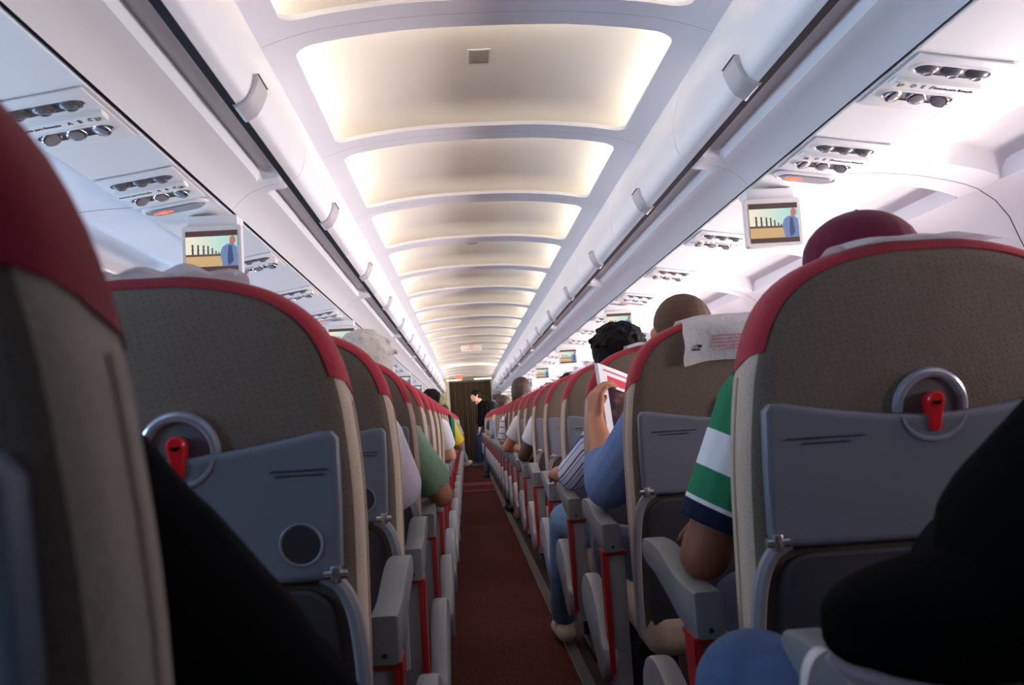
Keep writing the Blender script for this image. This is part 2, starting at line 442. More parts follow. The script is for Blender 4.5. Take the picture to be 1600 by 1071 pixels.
# ------------------------------------------------------------------ overhead bins
PROF = catmull([(0.640, 2.028), (0.596, 1.985), (0.565, 1.917), (0.550, 1.866), (0.540, 1.809), (0.545, 1.755), (0.560, 1.724), (0.580, 1.711)], 4)
def bin_body(s, L):
    bm = bmesh.new()
    flat = [(0.600, 1.712), (0.606, 1.7075), (0.615, 1.7055), (0.632, 1.7035), (0.650, 1.700), (0.668, 1.6935), (0.700, 1.681), (0.730, 1.658), (0.752, 1.633), (0.756, 1.640), (0.80, 1.80)]
    rec = [(0.600, 1.712), (0.602, 1.7205), (0.606, 1.7310), (0.628, 1.7345), (0.6555, 1.7330), (0.6612, 1.6975), (0.700, 1.681), (0.730, 1.658), (0.752, 1.633), (0.756, 1.640), (0.80, 1.80)]
    ys = [0.0015, 0.05, 0.062, 0.07, 0.08, 0.095, 0.115] ; wts = [0, 0, 0.04, 0.35, 0.75, 0.95, 1.0]
    sec = list(zip(ys, wts)) + [(L - y, q) for y, q in zip(ys[::-1], wts[::-1])]
    rows = [[(s * (a[0] + (b[0] - a[0]) * q), y, a[1] + (b[1] - a[1]) * q) for a, b in zip(flat, rec)] for y, q in sec]
    stack(bm, rows, cap0=False, cap1=False, closed=False)
    # sides and back of the shell
    for y in (0.0015, L - 0.0015):
        pts = [(s * a, y, b) for a, b in flat] + [(s * 0.80, y, 2.02), (s * 0.66, y, 2.02), (s * 0.585, y, 1.92), (s * 0.572, y, 1.80), (s * 0.59, y, 1.735)]
        bm.faces.new([bm.verts.new(p) for p in pts])
    stack(bm, [[(s * 0.80, 0.0015, 1.80), (s * 0.80, 0.0015, 2.02), (s * 0.66, 0.0015, 2.02)], [(s * 0.80, L - 0.0015, 1.80), (s * 0.80, L - 0.0015, 2.02), (s * 0.66, L - 0.0015, 2.02)]], cap0=False, cap1=False, closed=False)
    return bm
def bin_gasket(s, L):
    bm = bmesh.new()
    stack(bm, [[(s * x, y, z) for x, z in ((0.5800, 1.7155), (0.5812, 1.7100), (0.6005, 1.7104), (0.606, 1.7215))] for y in (0.002, L - 0.002)], cap0=False, cap1=False, closed=False)
    return bm
def bin_door(s, y0, y1):
    bm = bmesh.new(); n = 10
    rows = []
    outer = [(s * x, z) for x, z in PROF]; inner = [(s * (x + 0.014), z + 0.004) for x, z in PROF]
    ring = outer + inner[::-1]
    ys = [y0 + 0.002, y0 + 0.006, y1 - 0.006, y1 - 0.002]; ins = [0.005, 0, 0, 0.005]
    for y, d in zip(ys, ins):
        rows.append([(x + s * d * (1 if i < len(outer) else -1), y, z) for i, (x, z) in enumerate(ring)])
    stack(bm, rows)
    return bm
def bin_latch(s, y):
    bm = bmesh.new(); pr = [(0.5405, 1.776), (0.541, 1.765), (0.545, 1.752), (0.552, 1.736), (0.562, 1.721), (0.578, 1.709)]
    outer = [(s * (x - d), z - e) for (x, z), d, e in zip(pr, (0.009, 0.011, 0.010, 0.009, 0.007, 0.001), (0, 0, 0.001, 0.003, 0.006, 0.007))]
    ring = outer + [(s * (x + 0.012), z + 0.002) for x, z in pr][::-1]
    rows = []
    for yy, d in ((y - 0.050, 0.005), (y - 0.046, 0), (y + 0.046, 0), (y + 0.050, 0.005)):
        rows.append([(x + s * d * (1 if i < len(outer) else 0), yy, z) for i, (x, z) in enumerate(ring)])
    stack(bm, rows)
    box(bm, (s * 0.5345, y, 1.7768), (0.012, 0.094, 0.0016), 0, mi=1)
    return bm
def make_bin(s):
    t = thing('overhead_bin', '', 'luggage bin')
    link_mesh('bin_shell', bin_body(s, 2.4), m_bin, t, angle=30)
    link_mesh('gasket', bin_gasket(s, 2.4), m_gap, t)
    for q in range(2):
        d = link_mesh('bin_door', bin_door(s, q * 1.2, q * 1.2 + 1.2), m_bin, t, angle=40)
        link_mesh('door_latch', bin_latch(s, q * 1.2 + 0.6), [m_latch, m_dark], d, angle=40)
    return t
for s, side in ((-1, 'left'), (1, 'right')):
    first = make_bin(s)
    for i, k in enumerate(range(0, 9)):
        y = 0.25 + 2.4 * k
        t = first if i == 0 else dup_tree(first)
        t.location = (0, y, 0); t['group'] = 'overhead bins along the %s side' % side
        t['label'] = ('white overhead luggage bin at the very front of the picture, %s of the aisle' % side) if i == 0 else \
            'white two-door overhead luggage bin %s of the aisle, %s after the one overhead' % (side, ORD[i - 1])

for s in (-1, 1):   # unseen filler block added beside the camera to stop world light leaking in
    bm = bmesh.new(); box(bm, (s * 0.79, (Y0 + 0.245) / 2, 1.85), (0.36, 0.245 - Y0, 0.44), 0.03); struct(link_mesh('trim_%d' % (18 if s < 0 else 19), bm, m_bin))

# ------------------------------------------------------------------ service panel channel, side walls
def holed(bm, outer, inner, mp, mi=0):
    a = [mp(*p) for p in outer]; b = [mp(*p) for p in inner]
    stack(bm, [a, b], cap0=False, cap1=False, mi=mi)
UP = catmull([(0.964, 1.606), (1.06, 1.603), (1.16, 1.592), (1.27, 1.568), (1.325, 1.548)], 3)
W1 = [(1.330, 1.545), (1.375, 1.512), (1.410, 1.465), (1.432, 1.405), (1.450, 1.360)]
W2 = [(1.590, 0.960), (1.615, 0.85), (1.625, 0.6), (1.60, 0.25), (1.52, 0.0)]
for s, side in ((-1, 'left'), (1, 'right')):
    # flat channel that holds the service units
    bm = bmesh.new()
    stack(bm, [[(s * x, y, z) for x, z in ((0.7655, 1.66), (0.7655, 1.631), (0.858, 1.616), (0.956, 1.602), (0.956, 1.64))] for y in (Y0, Y1)], cap0=False, cap1=False, closed=False)
    struct(link_mesh('trim_%d' % (7 if s < 0 else 8), bm, m_white, angle=20))
    bm = bmesh.new()
    box(bm, (s * 0.7605, (Y0 + Y1) / 2, 1.650), (0.014, Y1 - Y0, 0.022)); box(bm, (s * 0.960, (Y0 + Y1) / 2, 1.622), (0.012, Y1 - Y0, 0.022))
    struct(link_mesh('trim_%d' % (9 if s < 0 else 10), bm, m_gap, smooth=False))
    # upper side panels with long light recesses
    bm = bmesh.new()
    for k in range(-3, 19):
        ya = SEAM0 - 0.02 + k * BAY
        ys = [0.002, 0.10, 0.112, 0.125, 0.14, 0.16]; wt = [0, 0, 0.1, 0.55, 0.9, 1.0]
        sec = list(zip(ys, wt)) + [(BAY - y, q) for y, q in zip(ys[::-1], wt[::-1])]
        rows = []
        for y, q in sec:
            row = []
            for i, (x, z) in enumerate(UP):
                d = 0.0
                if 1.12 < x < 1.326: d = 0.055 * min(1.0, (x - 1.12) / 0.06) * (1.0 if x < 1.30 else 0.85)
                row.append((s * (x + q * d * 0.15), ya + y, z + q * d))
            row.append((s * 1.336, ya + y, 1.542))
            rows.append(row)
        stack(bm, rows, cap0=False, cap1=False, closed=False)
    struct(link_mesh('wall_%s_upper' % side, bm, m_wall, angle=35))
    # window wall
    bm = bmesh.new(); ny = int(round((Y1 - Y0) / (BAY / 2)))
    for j in range(ny):
        ya, yb = Y0 - 0.02 + j * BAY / 2, Y0 - 0.02 + (j + 1) * BAY / 2
        e = 0.0025
        a0 = ya + (e if j % 2 == 0 else 0); b0 = yb - (e if j % 2 == 1 else 0)
        stack(bm, [[(s * x, y, z) for x, z in W1] for y in (a0, b0)], cap0=False, cap1=False, closed=False)
        stack(bm, [[(s * x, y, z) for x, z in W2] for y in (a0, b0)], cap0=False, cap1=False, closed=False)
        p0 = Vector((W1[-1][0], W1[-1][1])); p1 = Vector((W2[0][0], W2[0][1])); Lw = (p1 - p0).length
        mp = lambda u, v: (s * (p0.x + (p1.x - p0.x) * v / Lw), u, p0.y + (p1.y - p0.y) * v / Lw)
        inn = rrect(ya + 0.14, yb - 0.14, 0.05, 0.38, 0.09, 5, 1)
        cy, cv = (a0 + b0) / 2, Lw / 2; out = []
        for u, v in inn:
            du, dv = u - cy, v - cv
            k = min((b0 - a0) / 2 / abs(du) if abs(du) > 1e-6 else 1e9, Lw / 2 / abs(dv) if abs(dv) > 1e-6 else 1e9)
            out.append((cy + du * k, cv + dv * k))
        # exact corners
        for cu, cvv in ((a0, 0), (b0, 0), (b0, Lw), (a0, Lw)):
            i = min(range(len(out)), key=lambda i: (out[i][0] - cu) ** 2 + (out[i][1] - cvv) ** 2); out[i] = (cu, cvv)
        if (ya + yb) / 2 > (-0.5 if s < 0 else 0.45): holed(bm, out, inn, mp)
        else: bm.faces.new([bm.verts.new(mp(u, v)) for u, v in out])
    struct(link_mesh('wall_%s' % side, bm, m_wall, angle=35))
    bm = bmesh.new()   # mauve strip behind panel joints
    rowp = [(x + 0.006, z + 0.004) for x, z in UP] + [(x + 0.006, z) for x, z in W1]
    for k in range(-3, 19):
        y = SEAM0 - 0.02 + k * BAY
        stack(bm, [[(s * x, y + q, z) for x, z in rowp] for q in (-0.04, 0.04)], cap0=False, cap1=False, closed=False)
    struct(link_mesh('trim_%d' % (11 if s < 0 else 12), bm, mat('joint_mauve', (138, 104, 118), 0.9, spec=0.05)))
    # window rims, with the daylight outside each
    bm = bmesh.new(); inn = rrect(-0.127, 0.127, 0.05, 0.38, 0.09, 5, 1); cy, cv = 0, 0.215
    nrm = Vector((p1.y - p0.y, -(p1.x - p0.x))).normalized()   # outward in the x,z plane (for s = 1)
    if nrm.x < 0: nrm = -nrm
    def mp2(u, v, d=0.0): return (s * (p0.x + (p1.x - p0.x) * v / Lw + nrm.x * d), u, p0.y + (p1.y - p0.y) * v / Lw + nrm.y * d)
    sc2 = lambda k: [(u * k, cv + (v - cv) * k) for u, v in inn]
    stack(bm, [[mp2(u, v, -0.002) for u, v in sc2(1.06)], [mp2(u, v, -0.004) for u, v in sc2(1.02)], [mp2(u, v, 0.0) for u, v in sc2(0.98)], [mp2(u, v, 0.05) for u, v in sc2(0.90)]], cap0=False, cap1=False)
    wbase = link_mesh('window_1', bm, m_white)
    for j in range(ny):
        if Y0 + (j + 0.5) * BAY / 2 < (-0.5 if s < 0 else 0.45): continue      # the last rows have no windows
        o = wbase if wbase.get('kind') is None else wbase.copy()
        if o is not wbase: COL.objects.link(o)
        o.name = 'window_%d' % (j + 1 + (0 if s < 0 else ny)); yc = Y0 - 0.02 + (j + 0.5) * BAY / 2
        o.location = (0, yc, 0); struct(o)
        c = mp2(0, 0.215, 0.055)
        a = area('window_daylight', (c[0], yc, c[2]), (-s * nrm.x, 0, -nrm.y + WIN_TILT), 0.33, 0.23, WIN_LEFT_W * (1.6 if yc < 1.3 else 1.0) if s < 0 else WIN_RIGHT_W * (0.5 if yc < 1.2 else 0.75 if yc < 2.4 else 1.25), (0.46, 0.70, 1.0) if s < 0 else (1.0, 0.91, 0.93), 130)
# rear wall behind the camera
bm = bmesh.new(); box(bm, (0, Y0 - 0.02, 1.1), (3.3, 0.04, 2.4)); struct(link_mesh('wall_back', bm, mat('rear_wall', (120, 114, 110), 0.7), smooth=False))

# ------------------------------------------------------------------ passenger service units
DOWN = (math.pi, 0, 0)
def psu(s):
    """unit hangs from the channel; local origin at the label centre, x towards +x, y along the cabin, z = 0 on the channel face"""
    t = thing('passenger_service_unit', '', 'service panel')
    T = lambda bmm: bmesh.ops.transform(bmm, matrix=Matrix.Rotation(s * 0.150, 4, 'Y'), verts=bmm.verts)   # lies in the sloping channel
    bm = bmesh.new(); box(bm, (0, 0.018, -0.0005), (0.183, 0.275, 0.004), 0.001); T(bm)
    link_mesh('base_plate', bm, m_white, t)
    for (yc, kind) in ((-0.062, 'air'), (0.080, 'lamp')):
        bm = bmesh.new()
        xo = -s * 0.0
        out = rrect(xo - 0.086, xo + 0.086, yc - 0.033, yc + 0.033, 0.0325, 8); mid = rrect(xo - 0.080, xo + 0.080, yc - 0.027, yc + 0.027, 0.0265, 8)
        inn = rrect(xo - 0.074, xo + 0.074, yc - 0.022, yc + 0.022, 0.0215, 8)
        stack(bm, [[(x, y, -0.002) for x, y in out], [(x, y, -0.0050) for x, y in mid], [(x, y, -0.0048) for x, y in inn]], cap0=False, cap1=False, mi=0)
        stack(bm, [[(x, y, -0.0048) for x, y in inn], [(x * 0.97, yc + (y - yc) * 0.92, -0.0028) for x, y in inn]], cap0=False, mi=1); T(bm)
        link_mesh('recess_rim', bm, [m_white, m_well], t)
        for q in (-1, 0, 1):
            bm = bmesh.new(); c = (q * 0.049, yc, -0.0028)
            if kind == 'air':
                lathe(bm, [(0.021, 0), (0.0205, 0.003), (0.017, 0.0055), (0.0115, 0.0070), (0.011, 0.0105), (0.009, 0.0115), (0.004, 0.0105), (0, 0.0100)], c, 2, 16, sgn=-1); T(bm)
                link_mesh('air_nozzle', bm, m_nozzle, t)
            else:
                lathe(bm, [(0.021, 0), (0.021, 0.003), (0.0195, 0.006), (0.016, 0.008), (0.0155, 0.007)], c, 2, 16, sgn=-1, mi=0)
                lathe(bm, [(0.0155, 0.007), (0.010, 0.009), (0, 0.0098)], c, 2, 16, sgn=-1, mi=1)
                bmesh.ops.rotate(bm, cent=c, matrix=Matrix.Rotation(0.35 * q * 1.0, 3, 'Y') @ Matrix.Rotation(-0.25, 3, 'X'), verts=bm.verts); T(bm)
                link_mesh('reading_lamp', bm, [m_chrome, m_lens], t)
    bm = bmesh.new(); box(bm, (0, 0.004, -0.0065), (0.172, 0.040, 0.0140), 0.0025); T(bm); ls = link_mesh('label_strip', bm, mat('label_white', (232, 230, 228), 0.5), t)
    rt = (math.pi, s * 0.150, 0)
    rot = (Matrix.Rotation(s * 0.150, 3, 'Y') @ Matrix.Rotation(math.pi, 3, 'X')).to_euler()
    P = lambda x, y, z: tuple(Matrix.Rotation(s * 0.150, 3, 'Y') @ Vector((x, y, z)))
    if s < 0:
        text('lettering', 'Assento para flutuação', 0.0088, m_ink, ls, P(-0.080, 0.001, -0.0139), rot).scale.y = 1.7
        text('lettering', 'A   B   C', 0.0135, m_ink, ls, P(0.014, 0.001, -0.0139), rot).scale.y = 1.7
    else:
        text('lettering', 'D   E   F', 0.0135, m_ink, ls, P(-0.050, 0.001, -0.0139), rot).scale.y = 1.7
        text('lettering', 'Assento para flutuação', 0.0088, m_ink, ls, P(-0.004, 0.001, -0.0139), rot).scale.y = 1.7
    bm = bmesh.new(); lathe(bm, [(0.0125, 0), (0.0125, 0.003), (0, 0.003)], (-s * 0.073, 0.0, -0.0125), 2, 18, sgn=-1); T(bm)
    link_mesh('row_disc', bm, m_icon, t)
    bm = bmesh.new(); box(bm, (-s * 0.028, 0.0235, -0.0095), (0.022, 0.008, 0.006), 0.001); T(bm); link_mesh('amber_tab', bm, m_yellow, t)
    return t
def pill(s):
    t = thing('seatbelt_sign', '', 'sign')
    R_ = Matrix.Rotation(s * 0.150, 4, 'Y')
    bm = bmesh.new(); o1 = rrect(-0.088, 0.088, -0.040, 0.040, 0.0395, 8); o2 = rrect(-0.080, 0.080, -0.032, 0.032, 0.0315, 8)
    stack(bm, [[(x, y, 0.0) for x, y in o1], [(x, y, -0.007) for x, y in o1], [(x, y, -0.009) for x, y in o2], [(x * 0.97, y * 0.9, -0.006) for x, y in o2]], cap0=False)
    bmesh.ops.transform(bm, matrix=R_, verts=bm.verts); link_mesh('sign_housing', bm, m_white, t)
    bm = bmesh.new(); o3 = rrect(-0.068, 0.068, -0.026, 0.026, 0.0255, 8)
    stack(bm, [[(x, y, -0.008) for x, y in o3], [(x, y, -0.012) for x, y in o3]]); bmesh.ops.transform(bm, matrix=R_, verts=bm.verts); link_mesh('sign_lens', bm, m_sign, t)
    bm = bmesh.new()    # lit belt symbol: two straps and a buckle
    box(bm, (-0.034, 0, -0.0125), (0.050, 0.010, 0.001)); box(bm, (-0.034, 0, -0.0127), (0.018, 0.024, 0.001), 0); box(bm, (-0.052, 0.004, -0.0125), (0.008, 0.006, 0.001)); box(bm, (-0.016, 0.004, -0.0125), (0.008, 0.006, 0.001))
    bmesh.ops.transform(bm, matrix=R_, verts=bm.verts); link_mesh('belt_symbol', bm, m_signlit, t, smooth=False)
    return t
PSU_Y = [1.77, 2.287]
for g in range(7):
    PSU_Y += [3.39 + 2.72 * g, 4.20 + 2.72 * g, 5.01 + 2.72 * g]
for s, side in ((-1, 'left'), (1, 'right')):
    first = psu(s)
    for i, y in enumerate(PSU_Y):
        t = first if i == 0 else dup_tree(first)
        t.location = (s * 0.862, y, 1.6135); num = 27 - i
        if num > 0:
            rot = (Matrix.Rotation(s * 0.150, 3, 'Y') @ Matrix.Rotation(math.pi, 3, 'X')).to_euler()
            text('row_number', str(num), 0.0125, m_ink, t, tuple(Matrix.Rotation(s * 0.150, 3, 'Y') @ Vector((-s * 0.073, 0, -0.0160))), rot, 'CENTER').scale.y = 1.5
        t['group'] = 'service units over the %s seats' % side
        t['label'] = 'white service panel with nozzles and lamps over the %s seats, %s from the camera' % (side, ORD[i])
    firstp = pill(s)
    for i in range(8):
        t = firstp if i == 0 else dup_tree(firstp)
        t.location = (s * 0.862, 2.487 + 2.72 * i, 1.6135); t['group'] = 'seatbelt signs on the %s' % side
        t['label'] = 'grey sign with lit orange belt symbol over the %s seats, %s from the camera' % (side, ORD[i])
    # cross joints in the channel
    bm = bmesh.new()
    for y in PSU_Y:
        for d in (-0.122, 0.160):
            stack(bm, [[(s * x, y + d + q, z - 0.0008) for x, z in ((0.7655, 1.631), (0.858, 1.616), (0.956, 1.602))] for q in (-0.0007, 0.0007)], cap0=False, cap1=False, closed=False)
    struct(link_mesh('trim_%d' % (13 if s < 0 else 14), bm, m_seamgrey, smooth=False))

# ------------------------------------------------------------------ drop-down monitors
def screen_mats():
    m = bpy.data.materials.new('screen_sky'); m.use_nodes = True; nt = m.node_tree; b = nt.nodes['Principled BSDF']
    tc = nt.nodes.new('ShaderNodeTexCoord'); sp = nt.nodes.new('ShaderNodeSeparateXYZ'); nt.links.new(tc.outputs['Object'], sp.inputs[0])
    a = nt.nodes.new('ShaderNodeMath'); a.operation = 'MULTIPLY_ADD'; a.inputs[1].default_value = 6.0; a.inputs[2].default_value = 0.45; nt.links.new(sp.outputs['X'], a.inputs[0])
    cr = nt.nodes.new('ShaderNodeValToRGB'); cr.color_ramp.elements[0].color = lin((246, 232, 206)); cr.color_ramp.elements[1].color = lin((130, 214, 214))
    nt.links.new(a.outputs[0], cr.inputs['Fac']); nt.links.new(cr.outputs['Color'], b.inputs['Emission Color']); b.inputs['Emission Strength'].default_value = 1.0
    b.inputs['Base Color'].default_value = (0.02, 0.02, 0.02, 1); b.inputs['Roughness'].default_value = 0.3
    def em(n, c, k=1.0):
        q = mat(n, c, 0.3, emit=k); q.node_tree.nodes['Principled BSDF'].inputs['Base Color'].default_value = (0.02, 0.02, 0.02, 1); return q
    return [em('screen_bar', (86, 58, 56), 0.7), m, em('screen_ground', (206, 168, 116)), em('screen_statue', (92, 66, 60)), em('screen_shirt', (104, 128, 178)), em('screen_skin', (186, 110, 100)), em('screen_bag', (60, 72, 110))]
SCM = screen_mats()
def monitor():
    t = thing('monitor', '', 'monitor')
    bm = bmesh.new()    # housing: face towards -y, slightly tapering lower rim
    pts = rrect(-0.084, 0.084, -0.070, 0.074, 0.010, 4)
    stack(bm, [[(x * 0.97, 0.000, z * 0.97) for x, z in pts], [(x, 0.004, z) for x, z in pts], [(x, 0.018, z) for x, z in pts], [(x * 0.94, 0.030, z * 0.94) for x, z in pts]])
    link_mesh('housing', bm, mat('monitor_white', (228, 222, 220), 0.4), t)
    bm = bmesh.new()    # bracket up to the panel
    prism(bm, [(0.010, 0.060), (0.030, 0.055), (0.090, 0.092), (0.090, 0.104), (0.012, 0.104)], 0, -0.070, 0.070, 0.003)
    link_mesh('hinge_bracket', bm, m_white, t)
    bm = bmesh.new()
    def poly(pts, mi, y=-0.0015):
        f = bm.faces.new([bm.verts.new((x, y, z)) for x, z in pts]); f.material_index = mi
    H, B = 0.0715, 0.0575
    poly([(-H, -B), (H, -B), (H, B), (-H, B)], 0)
    poly([(-H, -0.0435), (H, -0.0435), (H, 0.042), (-H, 0.042)], 1, -0.0018)
    poly([(-H, -0.0435), (H, -0.0435), (H, -0.012), (0.02, -0.012), (-H, -0.010)], 2, -0.0020)
    poly([(-H, -0.014), (H, -0.015), (H, -0.010), (-H, -0.008)], 3, -0.0022)
    for i, (x, h) in enumerate(((-0.052, 0.030), (-0.037, 0.0285), (-0.022, 0.027), (-0.0095, 0.025), (0.002, 0.018), (0.012, 0.010), (0.020, 0.006))):
        wd = 0.0032 * (1 - 0.06 * i)
        poly([(x - wd, -0.010), (x + wd, -0.010), (x + wd * 0.8, -0.010 + h * 0.35), (x + wd * 1.05, -0.010 + h * 0.42), (x + wd * 0.7, -0.010 + h * 0.75), (x + wd, -0.010 + h * 0.8), (x + wd * 0.8, -0.010 + h),
              (x - wd * 0.8, -0.010 + h), (x - wd, -0.010 + h * 0.8), (x - wd * 0.7, -0.010 + h * 0.75), (x - wd * 1.05, -0.010 + h * 0.42), (x - wd * 0.8, -0.010 + h * 0.35)], 3, -0.0024)
    poly([(0.030, -0.0435), (0.026, -0.022), (0.024, -0.006), (0.030, 0.010), (0.042, 0.018), (0.060, 0.018), (0.0705, 0.008), (0.0705, -0.0435)], 4, -0.0026)
    poly([(0.047, 0.014), (0.056, 0.014), (0.060, -0.030), (0.047, -0.0435), (0.043, -0.030)], 6, -0.0028)
    poly([(0.050, 0.018), (0.062, 0.018), (0.067, 0.026), (0.066, 0.038), (0.058, 0.042), (0.051, 0.036)], 5, -0.0028)
    link_mesh('screen', bm, SCM, t, smooth=False)
    return t
mon0 = monitor(); used = False
for s, side in ((-1, 'left'), (1, 'right')):
    for i in range(8):
        t = mon0 if not used else dup_tree(mon0)
        used = True
        t.location = (s * 0.800, 2.60 + 2.72 * i, 1.508); t['group'] = 'monitors over the %s seats' % side
        t['label'] = 'small white drop-down monitor over the %s seats, %s from the camera' % (side, ORD[i])

# ------------------------------------------------------------------ seats
LEAN = 0.20
def y0(z): return (1.05 - z) * LEAN
HW = [(0.240, 0.42), (0.252, 0.60), (0.258, 0.75), (0.262, 0.90), (0.257, 1.0), (0.250, 1.05), (0.240, 1.09), (0.222, 1.127), (0.195, 1.157), (0.155, 1.181), (0.10, 1.197), (0.045, 1.2045)]
half = catmull(HW, 4)
OUT = half + [(-x, z) for x, z in half[::-1]]
LAY = [(0.042, 0.0), (0.024, 0.002), (0.010, 0.009), (0.002, 0.020), (0.0, 0.034), (0.0, 0.078), (0.006, 0.094), (0.022, 0.106), (0.045, 0.110)]
def lay_loop(d, y, pts=OUT):
    return [(x, y + y0(z), z) for x, z in inset(pts, d)]
def seat(s, drape):
    """s = +1: the aisle is on the +x side. origin on the floor under the back's rear face"""
    t = thing('airline_seat', '', 'seat')
    bm = bmesh.new()
    stack(bm, [lay_loop(d, y) for d, y in LAY], mis=[0, 0, 1, 1, 1, 1, 1, 1, 1])
    b = link_mesh('backrest', bm, [m_fab_rear, m_fab], t, angle=50)
    # red border wrapped over the top edge and the upper sides
    bm = bmesh.new(); loops = []
    for k, (d, y) in enumerate([(0.016, 0.0045), (0.0145, 0.0035), (0.008, 0.008), (0.001, 0.019), (-0.002, 0.034), (-0.002, 0.078), (0.004, 0.0955), (0.021, 0.1085), (0.05, 0.1125)]):
        lo = inset(OUT, d); zb = 1.062 - 0.30 * y
        n = len(lo); idx = [i for i in range(n) if lo[i][1] > zb]
        pts = [lo[i] for i in idx]
        a = Vector(lo[idx[0] - 1]); c = Vector(lo[idx[0]]); u = (zb - a.y) / max(1e-6, c.y - a.y); p0_ = tuple(a + (c - a) * u)
        a = Vector(lo[idx[-1] + 1]); c = Vector(lo[idx[-1]]); u = (zb - a.y) / max(1e-6, c.y - a.y); p1_ = tuple(a + (c - a) * u)
        pts = [p0_] + pts + [p1_]
        # resample to a fixed count
        P = [Vector(q) for q in pts]; L = [0.0]
        for q in range(1, len(P)): L.append(L[-1] + (P[q] - P[q - 1]).length)
        res = []
        for j in range(41):
            tt = L[-1] * j / 40
            q = max(k2 for k2 in range(len(L)) if L[k2] <= tt + 1e-9); q = min(q, len(P) - 2)
            f = (tt - L[q]) / max(1e-9, L[q + 1] - L[q]); v = P[q].lerp(P[q + 1], f); res.append((v.x, y + y0(v.y), v.y))
        loops.append(res)
    stack(bm, loops, cap0=False, cap1=False, closed=False)
    link_mesh('red_border', bm, m_red, b, angle=60)
    # side seam welt
    bm = bmesh.new()
    tube(bm, [(s * (x + 0.0005), 0.056 + y0(z), z) for x, z in half if 0.46 < z < 1.03], 0.0022, 6)
    link_mesh('seam_welt', bm, m_fab, b)
    # tray table
    def ztop(x): return 0.962 + 0.030 * min(1.0, (abs(x) / 0.235)) ** 1.6
    N = 24; top = [(-0.236 + 0.472 * i / N) for i in range(N + 1)]
    tr = [(-0.226, 0.792), (-0.210, 0.786), (0.210, 0.786), (0.226, 0.792), (0.234, 0.806), (0.2385, 0.90), (0.240, ztop(0.24) - 0.014)]
    ins_ = [(x * 0.985, ztop(x) - (0.004 if i in (0, N) else 0)) for i, x in enumerate(top)]
    tr += [(x, z) for x, z in ins_[::-1]] + [(-0.240, ztop(0.24) - 0.014), (-0.2385, 0.90), (-0.234, 0.806)]
    bm = bmesh.new()
    stack(bm, [[(x, y + y0(z), z) for x, z in inset(tr, d)] for d, y in ((0.004, 0.004), (0.0, 0.0), (0.0, -0.012), (0.0022, -0.0165), (0.006, -0.0185), (0.012, -0.0180))])
    tray = link_mesh('tray_table', bm, m_tray, t, angle=35)
    bm = bmesh.new(); cz = 0.838; cxx = 0.182 if s > 0 else 0.168; lathe(bm, [(0.030, 0), (0.0285, 0.0016), (0.026, 0.0004), (0.0255, -0.0005), (0, -0.001)], (cxx, y0(cz) - 0.0182, cz), 1, 28, sgn=-1)
    for v in bm.verts: v.co.y += y0(v.co.z) - y0(cz)
    for f in bm.faces: f.material_index = 1 if (Vector((f.calc_center_median().x - cxx, f.calc_center_median().z - cz)).length < 0.0255) else 0
    link_mesh('cup_recess', bm, [m_tray, m_dark], tray)
    bm = bmesh.new(); arc = []; dx = 0.030 if s > 0 else 0.0
    for i in range(17):
        a = math.radians(195 + 150 * i / 16); arc.append((0.048 * math.cos(a), y0(0.965) - 0.019 + 0.0, 0.972 + 0.046 * math.sin(a)))
    arc = [(x + dx, y0(z) - 0.0185, z) for x, y, z in arc]; tube(bm, arc, [0.0015 + 0.0025 * math.sin(math.pi * i / 16) for i in range(17)], 6)
    link_mesh('latch_groove', bm, m_ring, tray)
    lines = (('USE SEU CINTO ENQUANTO SENTADO', 0.938, 0.0042), ('FASTEN SEAT BELT WHILE SEATED', 0.9315, 0.0042)) if s > 0 else (('NÃO É PERMITIDO SENTAR OU APOIAR-SE NA MESA', 0.938, 0.0047), ('USE SEU CINTO ENQUANTO SENTADO', 0.931, 0.0040))
    for a, zz, sz in lines:
        text('lettering', a, sz, m_print, tray, (0.186 if s > 0 else -0.155, y0(zz) - 0.0192, zz), (math.pi / 2 + math.atan(LEAN), 0, 0), 'CENTER')
    # half-ring bezel with the red latch
    dx = 0.030 if s > 0 else 0.0
    bm = bmesh.new(); pts = []
    for i in range(19):
        a = math.radians(-6 + 192 * i / 18); pts.append((0.047 * math.cos(a), -0.004, 0.972 + 0.047 * math.sin(a)))
    pts = [(x + dx, y0(z) - 0.004, z) for x, y, z in pts]; tube(bm, pts, 0.0075, 10)
    link_mesh('latch_ring', bm, m_ring, t)
    bm = bmesh.new(); zz = [(dx + 0.044 * math.cos(math.radians(a)), 0.972 + 0.044 * math.sin(math.radians(a))) for a in range(-20, 201, 10)]
    stack(bm, [[(x, y0(z) - 0.0015, z) for x, z in zz], [(x, y0(z) + 0.002, z) for x, z in zz]]); link_mesh('latch_well', bm, mat('latch_well', (104, 102, 108), 0.5), t)
    bm = bmesh.new(); pts = []
    for i in range(13):
        a = math.radians(-10 + 200 * i / 12); pts.append((0.0125 * math.cos(a), 0.980 + 0.0125 * math.sin(a)))
    pts += [(-0.0100, 0.963), (-0.0072, 0.941), (-0.004, 0.937), (0.004, 0.937), (0.0072, 0.941), (0.0100, 0.963)]
    stack(bm, [[(x + dx, y0(z) + y, z) for x, z in inset(pts, d)] for d, y in ((0, -0.004), (0, -0.021), (0.0025, -0.024))])
    lathe(bm, [(0.009, 0), (0.009, 0.001), (0.0078, 0.001), (0.0074, 0.0)], (dx, y0(0.980) - 0.0238, 0.980), 1, 18, sgn=-1)
    link_mesh('latch', bm, m_redlatch, t, angle=30)
    # lower back: pocket panel, curved side tubes, hinges
    bm = bmesh.new(); pk = rrect(-0.222, 0.222, 0.44, 0.776, 0.05, 6)
